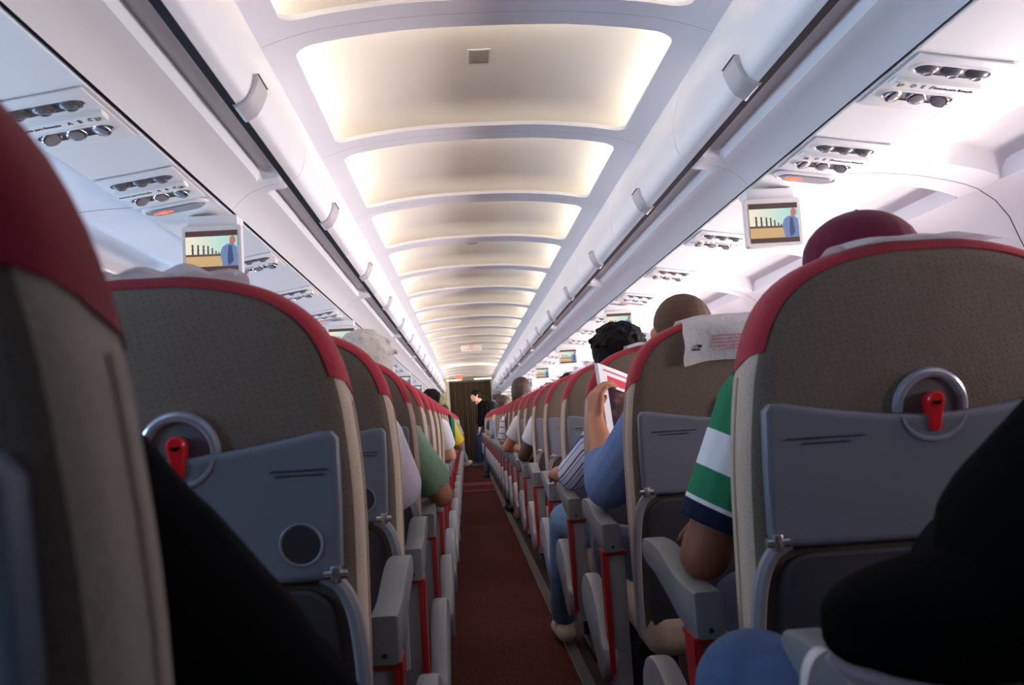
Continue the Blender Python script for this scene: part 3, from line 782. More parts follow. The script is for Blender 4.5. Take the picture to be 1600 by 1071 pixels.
    stack(bm, [[(x, y0(z) + y, z) for x, z in inset(pk, d)] for d, y in ((0.0, 0.004), (0.0, -0.006), (0.006, -0.010))])
    link_mesh('pocket_panel', bm, m_pocket, t)
    for q in (-1, 1):
        bm = bmesh.new(); tp = catmull([(0.205, 0.792), (0.228, 0.778), (0.243, 0.745), (0.250, 0.69), (0.252, 0.60), (0.250, 0.46)], 4)
        tube(bm, [(q * x, y0(z) - 0.006, z) for x, z in tp], 0.011, 8); link_mesh('side_tube', bm, m_shroud if q == s else m_dark, t)
        bm = bmesh.new(); box(bm, (q * 0.226, y0(0.80) - 0.016, 0.796), (0.014, 0.022, 0.024), 0.003); lathe(bm, [(0.007, -0.016), (0.007, 0.016)], (q * 0.226, y0(0.80) - 0.020, 0.796), 0, 12)
        link_mesh('tray_hinge', bm, m_metal, t)
    # cushion
    bm = bmesh.new(); box(bm, (0, 0.345, 0.455), (0.475, 0.49, 0.13), 0.05, 4)
    for v in bm.verts: v.co.z += 0.012 * (v.co.y - 0.345) / 0.245
    link_mesh('cushion', bm, m_fab, t)
    # armrest
    ax0, ax1 = (0.252, 0.296) if s > 0 else (0.276, 0.322)
    top_ = catmull([(0.150, 0.712), (0.22, 0.713), (0.29, 0.718), (0.36, 0.733), (0.43, 0.746), (0.50, 0.748), (0.548, 0.745)], 3)
    bot_ = catmull([(0.556, 0.735), (0.555, 0.712), (0.52, 0.700), (0.45, 0.692), (0.36, 0.672), (0.27, 0.650), (0.20, 0.642), (0.150, 0.642)], 3)
    bm = bmesh.new(); prism(bm, top_ + bot_, 0, s * ax0, s * ax1, 0.006)
    ar = link_mesh('armrest', bm, m_arm, t, angle=30)
    bm = bmesh.new(); lathe(bm, [(0.004, 0), (0.004, 0.002), (0, 0.002)], (s * (ax0 + ax1) / 2, 0.150, 0.655), 1, 10, sgn=-1); link_mesh('armrest_screw', bm, m_black, ar)
    if True:     # inner armrest on the far side of the aisle
        bm = bmesh.new(); prism(bm, top_ + bot_, 0, -s * 0.262, -s * 0.300, 0.006); link_mesh('armrest', bm, m_arm, t, angle=30)
    # pedestal under the armrest with its red edge, and the side shroud
    pa, pb = ax0 - 0.008, ax1 - 0.004
    bm = bmesh.new(); box(bm, (s * (pa + pb) / 2, 0.200, 0.47), (pb - pa, 0.075, 0.33), 0.004)
    ped = link_mesh('pedestal', bm, m_shroud, t)
    bm = bmesh.new(); prism(bm, [(0.159, 0.642), (0.222, 0.642), (0.208, 0.50), (0.196, 0.38), (0.186, 0.33), (0.159, 0.33)], 0, s * (pb - 0.001), s * (pb + 0.006))
    box(bm, (s * (pa + pb) / 2, 0.200, 0.6385), (pb - pa + 0.008, 0.088, 0.010), 0.002)
    box(bm, (s * (pb - 0.003), 0.1600, 0.49), (0.010, 0.006, 0.30), 0.001)
    link_mesh('red_edge', bm, m_redplastic, ped)
    bm = bmesh.new()
    sh = catmull([(0.160, 0.40), (0.20, 0.425), (0.26, 0.485), (0.33, 0.525), (0.42, 0.545), (0.50, 0.535), (0.545, 0.50), (0.55, 0.455), (0.51, 0.42), (0.42, 0.385), (0.32, 0.345), (0.24, 0.315), (0.175, 0.325)], 3, closed=True)
    prism(bm, sh, 0, s * 0.298, s * 0.340, 0.010); link_mesh('side_shroud', bm, m_shroud, t, angle=40)
    # legs and beams
    for q in (-0.16, 0.16):
        bm = bmesh.new()
        tube(bm, [(q, 0.20, 0.39), (q, 0.14, 0.20), (q, 0.12, 0.02)], 0.018, 8); tube(bm, [(q, 0.46, 0.39), (q, 0.46, 0.02)], 0.018, 8); box(bm, (q, 0.29, 0.012), (0.05, 0.46, 0.024), 0.004)
        link_mesh('leg', bm, m_black, t)
    bm = bmesh.new()
    for yy in (0.20, 0.46): tube(bm, [(-0.25, yy, 0.385), (0.25, yy, 0.385)], 0.02, 10)
    link_mesh('beam', bm, m_black, t)
    # disposable cloth over the headrest
    bm = bmesh.new()
    path = [(0.104, 1.08), (0.100, 1.12), (0.093, 1.165), (0.082, 1.192), (0.066, 1.206), (0.040, 1.213), (0.010, 1.212), (-0.012, 1.208), (-0.026, 1.202)]
    if drape: path += [(-0.036, 1.190), (-0.0365, 1.175), (-0.032, 1.155), (-0.028, 1.135), (-0.024, 1.117), (-0.020, 1.100)]
    path = catmull(path, 2); rows = []
    for j in range(25):
        u = (-0.5 + j / 24) * (0.235 if not drape else 0.25); fall = 0.0 if abs(u) < 0.06 else (abs(u) - 0.06) * 0.12 + ((abs(u) - 0.06) ** 2) * 1.2
        row = []
        for i, (yy, zz) in enumerate(path):
            amp = 1.0 if s > 0 else 0.25
            wv = amp * 0.0035 * math.sin(u * 70 + i * 0.35) + amp * 0.003 * math.sin(u * 33 - i * 0.6 + 1.3)
            onb = 1.0 if zz > 1.195 else 0.25
            row.append((u + 0.002 * math.sin(i * 0.9 + j), yy - (0.004 * math.sin(u * 40 + 1) if zz < 1.17 and yy < 0 else 0.0) - (0.003 if yy < 0 else -0.004), zz - fall + (abs(wv) + 0.001) * onb * (1.7 if not drape else 1.0)))
        rows.append(row)
    stack(bm, rows, cap0=False, cap1=False, closed=False)
    bmesh.ops.solidify(bm, geom=bm.faces[:], thickness=-0.0015)
    hc = link_mesh('headrest_cloth', bm, m_cloth, t, angle=70)
    if drape:
        bm = bmesh.new(); rnd = random.Random(3)
        for li, z in enumerate((1.158, 1.150, 1.142, 1.134, 1.1265)):    # printed lines
            x = -0.055 + (0.03 if li == 4 else 0)
            while x < 0.09:
                wd = rnd.uniform(0.006, 0.018); box(bm, (x + wd / 2, y0(z) - 0.0175 - (0.004 * math.sin((x + wd / 2) * 40 + 1)) + 0.002, z), (wd, 0.003, 0.0032)); x += wd + 0.003
        link_mesh('red_print', bm, m_redink, hc, smooth=False)
        bm = bmesh.new(); box(bm, (-0.095, y0(1.126) - 0.018, 1.127), (0.018, 0.003, 0.004)); box(bm, (-0.087, y0(1.136) - 0.018, 1.135), (0.010, 0.003, 0.007)); link_mesh('dark_print', bm, m_ink, hc, smooth=False)
    return t
RY = [0.46, 1.26, 2.20, 2.98, 3.74, 4.60, 5.42, 6.20]
while RY[-1] < 21.0: RY.append(RY[-1] + 0.79)
LY = [0.36, 1.25, 1.98, 2.77, 3.57, 4.37, 5.17]
while LY[-1] < 21.0: LY.append(LY[-1] + 0.79)
protoL = seat(+1, False); protoR = seat(-1, False); protoD = seat(-1, True)
SPEC = {('left', 0): 'out-of-focus seat back at the left picture edge, beige with red headrest border',
        ('left', 1): 'large seat back left of the aisle with red latch and round cup recess',
        ('right', 0): 'seat across the aisle under the person in black, only its armrest showing',
        ('right', 1): 'large seat back right of the aisle in front of the maroon cap',
        ('right', 2): 'seat back right of the aisle with white printed cloth hanging over its top'}
for side, ys, cx in (('left', LY, -0.53), ('right', RY, 0.53)):
    pr0 = protoL if side == 'left' else protoR; u0 = False
    for i, y in enumerate(ys):
        if side == 'right' and i == 2: t = protoD
        else:
            t = pr0 if not u0 else dup_tree(pr0); u0 = True
        t.location = (cx, y, 0.0); t['group'] = 'aisle seats on the %s' % side
        t['label'] = SPEC.get((side, i), 'beige seat with red headrest border beside the aisle on the %s, %s from the camera' % (side, ORD[i]))

# middle seats of each row: back, border, tray and cushion
FULL = ('backrest', 'red_border', 'cushion', 'tray_table', 'pocket_panel')
for side, ys, sg in (('left', LY, -1), ('right', RY, 1)):
    src = protoL if side == 'left' else protoR
    for i, y in enumerate(ys):
        t = src.copy(); COL.objects.link(t); t.location = (sg * 1.10, y, 0)
        for ch in src.children:
            if ch.name.split('.')[0] not in FULL: continue
            c = ch.copy(); COL.objects.link(c); c.parent = t
            for g in ch.children:
                if g.name.split('.')[0] in FULL: q = g.copy(); COL.objects.link(q); q.parent = c
        t['group'] = 'middle seats on the %s' % side
        t['label'] = 'beige middle seat with red border, %s row from the camera on the %s side' % (ORD[i], side)

#PEOPLE
# ------------------------------------------------------------------ people
V = Vector
def caps_bm(caps, seg=14):
    """closed tapered capsules; (p0, r0, p1, r1[, 'flat'|'flat2'|'ell', ...])"""
    bm = bmesh.new()
    for c in caps:
        p0, r0, p1, r1 = V(c[0]), c[1], V(c[2]), c[3]; opt = c[4] if len(c) > 4 else ''
        ax = p1 - p0; L = ax.length
        if L < 1e-5: ax = V((0, 0, 1)); p1 = p0 + ax * 1e-4; L = 1e-4
        ax.normalize(); x = ax.cross(V((0, 0, 1)) if abs(ax.z) < 0.9 else V((0, 1, 0))).normalized(); y = ax.cross(x)
        prof = []
        for k in range(5):
            a = math.pi / 2 * (1 - k / 5); prof.append((-r0 * math.sin(a), r0 * math.cos(a)))
        if opt == 'flat2': prof = [(0, r0 * 0.02)]
        prof += [(0, r0), (L, r1)]
        if opt in ('flat', 'flat2'): prof += [(L, r1 * 0.02)]
        else:
            for k in range(1, 6):
                a = math.pi / 2 * k / 5; prof.append((L + r1 * math.sin(a), r1 * math.cos(a)))
        rings = [[tuple(p0 + ax * h + (x * math.cos(2 * math.pi * k / seg) + y * math.sin(2 * math.pi * k / seg)) * max(r, 1e-4)) for k in range(seg)] for h, r in prof]
        stack(bm, rings)
    return bm
def ell(c, r, rot=None):
    """ellipsoid as (marker)"""
    return ('E', V(c), V(r), rot)
def blob(name, caps, material, parent=None, base=V((0, 0, 0)), voxel=0.007, smooth=3):
    es = [c for c in caps if c[0] == 'E']; bm = caps_bm([c for c in caps if c[0] != 'E'])
    for _, c, r, rot in es:
        mtx = Matrix.Translation(c) @ (rot.to_4x4() if rot else Matrix.Identity(4)) @ Matrix.Diagonal((r.x, r.y, r.z, 1))
        bmesh.ops.create_uvsphere(bm, u_segments=20, v_segments=12, radius=1.0, matrix=mtx)
    bmesh.ops.recalc_face_normals(bm, faces=bm.faces)
    bmesh.ops.translate(bm, verts=bm.verts, vec=-base)
    me = bpy.data.meshes.new('tmp'); bm.to_mesh(me); bm.free()
    tmp = bpy.data.objects.new('tmp', me); COL.objects.link(tmp)
    m = tmp.modifiers.new('r', 'REMESH'); m.mode = 'VOXEL'; m.voxel_size = voxel
    m2 = tmp.modifiers.new('s', 'SMOOTH'); m2.factor = 0.5; m2.iterations = smooth
    res = bpy.data.meshes.new_from_object(tmp.evaluated_get(bpy.context.evaluated_depsgraph_get()))
    bpy.data.objects.remove(tmp); bpy.data.meshes.remove(me)
    res.name = name; res.materials.clear(); res.materials.append(material)
    res.polygons.foreach_set('use_smooth', [True] * len(res.polygons))
    o = bpy.data.objects.new(name, res); COL.objects.link(o)
    if parent: o.parent = parent
    else: o.location = base
    return o
def skin(name, rgb): return mat(name, rgb, 0.55, spec=0.35, bump=(120, 0.05), vary=(14, 0.08))
sk_light = skin('skin_light', (206, 150, 124)); sk_tan = skin('skin_tan', (172, 116, 90)); sk_brown = skin('skin_brown', (128, 78, 58)); sk_dark = skin('skin_dark', (84, 54, 44))
def cloth(name, rgb, rough=0.9): return mat(name, rgb, rough, spec=0.15, bump=(22, 0.6), vary=(60, 0.1), sheen=0.1)
def frame_from(fwd):
    f = V(fwd).normalized(); r = f.cross(V((0, 0, 1))).normalized(); u = r.cross(f); return r, f, u     # right, forward, up
def head_caps(c, fwd, k=1.0):
    r, f, u = frame_from(fwd); c = V(c); q = lambda x, y, z: c + (r * x + f * y + u * z) * k
    rot = Matrix((r, f, u)).transposed()
    cs = [ell(q(0, -0.008, 0.030), V((0.074, 0.092, 0.082)) * k, rot), ell(q(0, 0.022, -0.022), V((0.064, 0.070, 0.085)) * k, rot),
          (q(-0.030, 0.040, -0.082), 0.026 * k, q(0.030, 0.040, -0.082), 0.026 * k), (q(0, 0.072, -0.094), 0.018 * k, q(0, 0.070, -0.090), 0.018 * k),
          (q(0, 0.092, 0.012), 0.009 * k, q(0, 0.108, -0.028), 0.013 * k), (q(-0.012, 0.094, -0.034), 0.010 * k, q(0.012, 0.094, -0.034), 0.010 * k),
          (q(-0.020, 0.085, -0.060), 0.008 * k, q(0.020, 0.085, -0.060), 0.008 * k), (q(-0.016, 0.084, -0.071), 0.008 * k, q(0.016, 0.084, -0.071), 0.008 * k),
          (q(-0.040, 0.080, 0.022), 0.010 * k, q(0.040, 0.080, 0.022), 0.010 * k)]
    for s in (-1, 1):
        cs += [(q(s * 0.074, -0.004, 0.020), 0.013 * k, q(s * 0.072, 0.004, -0.026), 0.009 * k), (q(s * 0.078, -0.012, 0.012), 0.010 * k, q(s * 0.077, -0.010, -0.006), 0.010 * k)]
    cs.append((q(0, -0.018, -0.060), 0.052 * k, q(0, -0.035, -0.150), 0.054 * k))
    return cs
def hair_caps(c, fwd, style='short', k=1.0):
    r, f, u = frame_from(fwd); c = V(c); q = lambda x, y, z: c + (r * x + f * y + u * z) * k
    rot = Matrix((r, f, u)).transposed(); g = {'buzz': 0.003, 'short': 0.012, 'full': 0.022, 'long': 0.020}[style]
    cs = [ell(q(0, -0.016, 0.040), V((0.074 + g, 0.090 + g, 0.076 + g)) * k, rot), ell(q(0, -0.052, 0.000), V((0.066 + g, 0.050 + g, 0.066 + g)) * k, rot)]
    if style in ('short', 'full'):
        rd = random.Random(int(c.x * 999) + int(c.y * 77))
        for i in range(170):   # uneven locks
            a = rd.uniform(0, 2 * math.pi); e = rd.uniform(0.1, 1.35); d = V((math.cos(a) * math.cos(e), math.sin(a) * math.cos(e), math.sin(e)))
            p = q(d.x * (0.074 + g) * 0.97, -0.016 + d.y * (0.090 + g) * 0.97, 0.040 + d.z * (0.076 + g) * 0.97)
            cs.append((p, 0.0085 * k, p + (r * rd.uniform(-.02, .02) + f * rd.uniform(-.02, .02) + u * rd.uniform(-.010, .002)) * k, 0.006 * k))
    if style == 'long':
        for s in (-1, 1): cs.append((q(s * 0.062, -0.02, 0.02), 0.036 * k, q(s * 0.066, -0.035, -0.150), 0.030 * k))
        cs.append((q(0, -0.070, 0.0), 0.055 * k, q(0, -0.075, -0.150), 0.050 * k))
    return cs
def hand_caps(w, d, n, thumb, curl=0.5, k=1.0, thumb_dir=None):
    """w wrist, d finger direction, n palm normal, thumb = +1/-1 side"""
    d = V(d).normalized(); n = V(n); n = (n - d * n.dot(d)).normalized(); t = d.cross(n).normalized() * thumb; w = V(w)
    q = lambda a, b, c: w + (d * a + t * b + n * c) * k
    cs = []
    for b in (-0.028, -0.010, 0.010, 0.028): cs.append((q(0.006, b * 0.62, 0), 0.0165 * k, q(0.080 - abs(b) * 0.25, b, 0), 0.0125 * k))
    for i, (b, L) in enumerate(((-0.030, 0.062), (-0.010, 0.078), (0.010, 0.082), (0.029, 0.074))):
        p = q(0.082 - abs(b) * 0.25, b, 0); dirv = d; a = 0
        for j, (fr, rr) in enumerate(((0.45, 0.0088), (0.32, 0.0080), (0.23, 0.0070))):
            a += curl * (0.75, 1.0, 0.7)[j] + 0.05 * i
            dv = d * math.cos(a) + n * math.sin(a); p2 = p + dv * L * fr * k
            cs.append((p, (rr + 0.0006) * k, p2, rr * k)); p = p2
    td = V(thumb_dir).normalized() if thumb_dir else (d * 0.62 + t * 0.62 + n * 0.48).normalized()
    p = q(0.018, 0.026, 0.004); p1 = p + td * 0.040 * k; p2 = p1 + (td * 0.75 + d * 0.35 + n * 0.15).normalized() * 0.028 * k
    cs += [(q(0.010, 0.012, 0), 0.016 * k, p, 0.0145 * k), (p, 0.0135 * k, p1, 0.0105 * k), (p1, 0.0100 * k, p2, 0.0082 * k)]
    return cs
def lerp(a, b, t): return V(a).lerp(V(b), t)
def person(label, cx, yk, s, skin_m, shirt_m, pants_m, hair=None, head=None, fwd=(0, 1, 0), arm=None, arm2=None, sleeve=0.55, legs=None, voxel=0.008,
           shoe_m=None, extra=(), hand=None, hand2=None, sleeve_m=None, sleeve_end=None, group=None, collar=None, fat=1.0, sl_r=0.058, flat=True):
    """seated figure; s = sign of the direction towards the aisle. arm = (shoulder, elbow, wrist) on the aisle side"""
    base = V((cx, yk + 0.3, 0.0)); head = V(head or (cx, yk + 0.235, 1.170))
    pel = V((cx, yk + 0.245, 0.575)); che = V((lerp((cx, 0, 0), (head.x, 0, 0), 0.5).x, yk + 0.255, 0.885)); nck = head + V((0, -0.03, -0.140))
    A = [V(p) for p in (arm or ((cx + s * 0.180, yk + 0.25, 0.965), (cx + s * 0.265, yk + 0.33, 0.765), (cx + s * 0.20, yk + 0.56, 0.775)))]
    B = [V(p) for p in (arm2 or ((cx - s * 0.180, yk + 0.25, 0.965), (cx - s * 0.215, yk + 0.31, 0.745), (cx - s * 0.09, yk + 0.53, 0.70)))]
    LG = legs or [((cx + s * 0.105, yk + 0.69, 0.575), (cx + s * 0.110, yk + 0.62, 0.10), (cx + s * 0.115, yk + 0.77, 0.05)),
                  ((cx - s * 0.105, yk + 0.69, 0.575), (cx - s * 0.100, yk + 0.62, 0.10), (cx - s * 0.105, yk + 0.77, 0.05))]
    LG = [[V(p) for p in l] for l in LG]
    hips = [V((cx + s * 0.09, yk + 0.26, 0.575)), V((cx - s * 0.09, yk + 0.26, 0.575))]
    tor = [(pel + V((-0.07, 0, 0)), 0.098, che + V((-0.075, 0, 0)), 0.100), (pel + V((0.07, 0, 0)), 0.098, che + V((0.075, 0, 0)), 0.100), (pel, 0.115 * fat, che, 0.118 * fat)]
    shl = [(A[0], 0.056, che + V((0, 0, 0.06)), 0.085), (B[0], 0.056, che + V((0, 0, 0.06)), 0.085)]
    body = head_caps(head, fwd) + [(nck, 0.050, che + V((0, 0, 0.08)), 0.075)] + tor + shl
    for X, hd, sg in ((A, hand, 1), (B, hand2, -1)):
        body += [(X[0], 0.050, X[1], 0.041), (X[1], 0.041, lerp(X[1], X[2], 0.3), 0.041), (lerp(X[1], X[2], 0.3), 0.041, X[2], 0.027)]
        if hd: body += hand_caps(*hd)
        else:
            d = (X[2] - X[1]).normalized(); body += hand_caps(X[2], d + V((0, 0, -0.15)), V((0, 0, -1)), 1 if (s * sg) < 0 else -1, 0.35)
    for hp, (kn, an, to) in zip(hips, LG):
        body += [(hp, 0.080, kn, 0.054), (kn, 0.053, lerp(kn, an, 0.35), 0.053), (lerp(kn, an, 0.35), 0.053, an, 0.036), (an, 0.036, an + V((0, -0.03, -0.05)), 0.030), (an + V((0, 0, -0.045)), 0.030, to, 0.026)]
    P = blob('person', body, skin_m, None, base, voxel)
    tag(P, label, 'person', group)
    sh = [(a, r + 0.012, b, q + 0.012) for a, r, b, q in tor] + [(a, r + 0.012, b, q + 0.010) for a, r, b, q in shl] + [(nck + V((0, 0, -0.035)), 0.058, che + V((0, 0, 0.08)), 0.088)]
    for i, X in enumerate((A, B)):
        own = (i == 0 and sleeve_m is not None)
        tgt = [] if own else sh
        se = sleeve_end if (i == 0 and sleeve_end is not None) else sleeve
        r0 = sl_r + 0.008
        if se <= 1.0: tgt.append((X[0], r0, lerp(X[0], X[1], se), sl_r, 'flat' if flat else ''))
        else:
            tgt.append((X[0], r0, X[1], sl_r - 0.002)); tgt.append((X[1], sl_r - 0.002, lerp(X[1], X[2], se - 1.0), sl_r - 0.012 if se > 1.3 else sl_r - 0.004, 'flat'))
        if own: blob('sleeve', tgt, sleeve_m, P, base, voxel * 0.8, 2)
    sh += [(V(a), r, V(b), q) for a, r, b, q in extra]
    blob('shirt', sh, shirt_m, P, base, voxel, 3)
    pa = [(pel + V((-0.07, 0, -0.01)), 0.112, pel + V((0.07, 0, -0.01)), 0.112)]
    for hp, (kn, an, to) in zip(hips, LG):
        m1 = lerp(kn, an, 0.4); pa += [(hp, 0.094, kn, 0.069), (kn, 0.069, m1, 0.066), (m1, 0.066, lerp(kn, an, 0.97), 0.057, 'flat')]
    blob('trousers', pa, pants_m, P, base, voxel, 2)
    if hair: blob('hair', hair_caps(head, fwd, hair[0]), hair[1], P, base, voxel * 0.7, 1)
    if shoe_m:
        for hp, (kn, an, to) in zip(hips, LG):
            d = (to - an); d.z = 0; d.normalize()
            blob('shoe', [(an + V((0, 0, -0.055)) - d * 0.035, 0.042, an + V((0, 0, -0.055)) + d * 0.04, 0.044), (an + V((0, 0, -0.06)) + d * 0.04, 0.040, to + d * 0.03 + V((0, 0, -0.008)), 0.036), (an, 0.047, an + V((0, 0, -0.04)), 0.044)], shoe_m, P, base, voxel * 0.8, 2)
    return P
hair_black = mat('hair_black', (15, 13, 13), 0.8, spec=0.15, bump=(160, 0.9)); hair_brown = mat('hair_brown', (58, 40, 32), 0.6, bump=(160, 0.9)); hair_grey = mat('hair_grey', (188, 184, 180), 0.7, bump=(160, 0.9), vary=(30, 0.2)); hair_buzz = mat('hair_buzz', (82, 56, 42), 0.8, bump=(300, 0.6))
jeans_blue = mat('jeans_blue', (72, 90, 124), 0.9, spec=0.15, bump=(16, 1.0), vary=(24, 0.4)); jeans_navy = cloth('jeans_navy', (34, 42, 66)); trousers_dark = cloth('trousers_dark', (36, 34, 38)); jeans_light = mat('jeans_light', (104, 128, 158), 0.9, spec=0.15, bump=(30, 0.5), vary=(16, 0.25))
black_cloth = mat('jacket_black', (11, 11, 13), 0.95, spec=0.05, bump=(22, 0.5)); white_cloth = cloth('shirt_white', (206, 204, 212)); shoe_black = mat('shoe_black', (22, 22, 24), 0.5); shoe_white = mat('shoe_white', (190, 182, 170), 0.6, vary=(40, 0.2))

# person in the seat at the left picture edge: black jacket arm reaching down beside the seat
person('person in a black jacket at the left picture edge, arm showing past the blurred seat', -0.53, 0.36, 1, sk_tan, black_cloth, black_cloth, ('short', hair_brown),
       arm=((-0.425, 0.70, 0.945), (-0.262, 0.735, 0.735), (-0.34, 1.00, 0.70)), sleeve=1.85, sl_r=0.076, shoe_m=shoe_black, fat=1.1, extra=[((-0.385, 0.715, 0.885), 0.088, (-0.325, 0.725, 0.800), 0.092), ((-0.30, 0.73, 0.77), 0.088, (-0.27, 0.75, 0.72), 0.084)])
# person across the aisle: black jacket, jeans
person('person in a black jacket and blue jeans across the aisle, elbow on the armrest', 0.545, 0.46, -1, sk_tan, black_cloth, jeans_blue, ('short', hair_black), head=(0.60, 0.70, 1.19),
       arm=((0.475, 0.72, 0.985), (0.345, 0.765, 0.830), (0.42, 0.99, 0.79)), sleeve=1.9, sl_r=0.086, shoe_m=shoe_black, extra=[((0.41, 0.72, 0.93), 0.088, (0.35, 0.745, 0.86), 0.090), ((0.44, 0.73, 0.88), 0.09, (0.40, 0.75, 0.80), 0.09)],
       legs=[((0.190, 1.060, 0.668), (0.34, 1.02, 0.22), (0.38, 1.13, 0.14)), ((0.64, 1.12, 0.57), (0.63, 1.06, 0.10), (0.635, 1.20, 0.05))])
# striped polo
po0, po1 = V((0.362, 1.500, 0.985)), V((0.268, 1.515, 0.800))
polo = mat_bands('polo_bands', tuple(po0 - V((0.545, 1.56, 0))), po1 - po0, [(0, (44, 126, 92)), (0.064, (226, 230, 240)), (0.124, (44, 126, 92)), (0.174, (230, 232, 240)), (0.181, (24, 30, 58)), (0.22, (24, 30, 58))])
polo_body = mat_bands('polo_body', (0, 0, 1.06), (0, 0, -1), [(0, (24, 30, 58)), (0.05, (44, 126, 92)), (0.10, (226, 230, 240)), (0.15, (44, 126, 92)), (0.20, (24, 30, 58))], period=0.22)
p = person('person in a green and white striped polo and maroon cap, elbow on the armrest', 0.545, 1.26, -1, sk_brown, polo_body, jeans_navy, ('buzz', hair_black), head=(0.548, 1.50, 1.170),
       arm=(tuple(po0), (0.258, 1.525, 0.748), (0.335, 1.78, 0.770)), sleeve=0.75, sleeve_m=polo, sleeve_end=0.80, sl_r=0.063, shoe_m=shoe_black, voxel=0.0065)
bs = V((0.545, 1.56, 0)); hd = V((0.548, 1.50, 1.170))
capm = cloth('cap_maroon', (98, 28, 52))
cp = blob('cap', [ell(hd + V((0, -0.012, 0.050)), V((0.092, 0.108, 0.078))), (hd + V((-0.075, 0.075, 0.036)), 0.010, hd + V((0.075, 0.075, 0.036)), 0.010), (hd + V((-0.06, 0.13, 0.034)), 0.007, hd + V((0.06, 0.13, 0.034)), 0.007), (hd + V((-0.07, 0.09, 0.036)), 0.008, hd + V((-0.045, 0.155, 0.030)), 0.007), (hd + V((0.07, 0.09, 0.036)), 0.008, hd + V((0.045, 0.155, 0.030)), 0.007), (hd + V((0, 0.09, 0.036)), 0.009, hd + V((0, 0.165, 0.028)), 0.007), (hd + V((-0.03, 0.09, 0.036)), 0.009, hd + V((-0.022, 0.165, 0.029)), 0.007), (hd + V((0.03, 0.09, 0.036)), 0.009, hd + V((0.022, 0.165, 0.029)), 0.007)], capm, p, bs, 0.006, 2)
blob('cap_button', [(hd + V((0, -0.012, 0.124)), 0.008, hd + V((0, -0.012, 0.125)), 0.007)], capm, p, bs, 0.003, 1)
# cropped hair, blue shirt, reading a magazine
w_ = V((0.262, 2.735, 0.972))
person('person with cropped hair in a blue shirt holding up a magazine', 0.500, 2.20, -1, sk_tan, mat('shirt_blue', (104, 124, 166), 0.9, spec=0.1, bump=(14, 1.0), vary=(60, 0.08)), jeans_navy, ('buzz', hair_buzz), head=(0.468, 2.435, 1.175),
       arm=((0.360, 2.46, 0.940), (0.262, 2.535, 0.800), tuple(w_)), sleeve=1.35, sl_r=0.072, flat=False, hand=(w_, (0.10, 0.05, 1), (1, 0.35, -0.1), 1, 0.75, 1.0, (0.45, -0.35, 0.55)), shoe_m=shoe_black, voxel=0.0055,
       legs=[((0.320, 2.90, 0.580), (0.33, 2.84, 0.10), (0.335, 2.99, 0.05)), ((0.58, 2.90, 0.58), (0.58, 2.84, 0.10), (0.585, 2.99, 0.05))])
# black hair, striped shirt, light jeans stretched beside the seat ahead
stripe = mat_bands('shirt_stripes', (0, 0, 0), (0.78, 0.0, -0.63), [(0, (196, 198, 214)), (0.010, (62, 72, 140)), (0.0145, (196, 198, 214)), (0.021, (118, 126, 176)), (0.024, (196, 198, 214))], period=0.028)
person('person with thick black hair in a blue and white striped shirt', 0.500, 2.98, -1, sk_tan, stripe, jeans_light, ('full', hair_black), head=(0.425, 3.205, 1.168),
       arm=((0.392, 3.25, 0.945), (0.262, 3.33, 0.785), (0.215, 3.53, 0.775)), hand=(V((0.215, 3.53, 0.775)), (0.1, 1, -0.12), (0, 0, -1), -1, 0.25), sleeve=1.12, sl_r=0.066, shoe_m=shoe_white, voxel=0.0065,
       legs=[((0.255, 3.70, 0.580), (0.258, 4.10, 0.12), (0.250, 4.26, 0.055)), ((0.58, 3.66, 0.58), (0.58, 3.60, 0.10), (0.585, 3.75, 0.05))])
# further right
person('person with dark arm in a white short-sleeved shirt leaning on the right armrest', 0.51, 5.42, -1, sk_dark, white_cloth, trousers_dark, ('short', hair_black), head=(0.545, 5.66, 1.13), arm=((0.33, 5.68, 0.955), (0.225, 5.75, 0.765), (0.28, 5.98, 0.76)), sleeve=0.6, sl_r=0.064, shoe_m=shoe_black, voxel=0.010,
       legs=[((0.39, 6.10, 0.575), (0.375, 6.10, 0.10), (0.36, 6.24, 0.05)), ((0.62, 6.10, 0.575), (0.62, 6.04, 0.10), (0.62, 6.19, 0.05))])
person('person with tanned arm in a pale shirt leaning into the aisle on the right', 0.51, 6.99, -1, sk_tan, cloth('shirt_pale', (196, 190, 196)), trousers_dark, ('short', hair_brown), head=(0.55, 7.23, 1.13), arm=((0.31, 7.24, 0.955), (0.19, 7.30, 0.775), (0.28, 7.54, 0.76)), sleeve=0.62, sl_r=0.066, shoe_m=shoe_black, voxel=0.010)
person('person with long dark brown hair whose head rises above the right seats', 0.44, 8.57, -1, sk_tan, cloth('top_brown', (90, 70, 66)), jeans_navy, ('long', hair_brown), head=(0.420, 8.80, 1.255), arm=((0.31, 8.80, 0.99), (0.30, 8.86, 0.77), (0.34, 9.08, 0.74)), sleeve=1.5, voxel=0.011)
pst = mat_bands('shirt_black_lines', (0, 0, 0), (0.25, 0.1, 1), [(0, (208, 206, 212)), (0.045, (30, 30, 36)), (0.053, (208, 206, 212))], period=0.060)
person('person in a white shirt with thin black stripes beside the aisle on the right', 0.47, 9.36, -1, sk_tan, pst, trousers_dark, ('short', hair_black), head=(0.52, 9.60, 1.14), arm=((0.31, 9.66, 0.975), (0.255, 9.74, 0.765), (0.29, 9.97, 0.76)), sleeve=0.9, sl_r=0.066, shoe_m=shoe_black, voxel=0.012,
       legs=[((0.36, 10.05, 0.575), (0.300, 10.05, 0.10), (0.28, 10.19, 0.05)), ((0.60, 10.05, 0.575), (0.60, 10.0, 0.10), (0.60, 10.14, 0.05))])
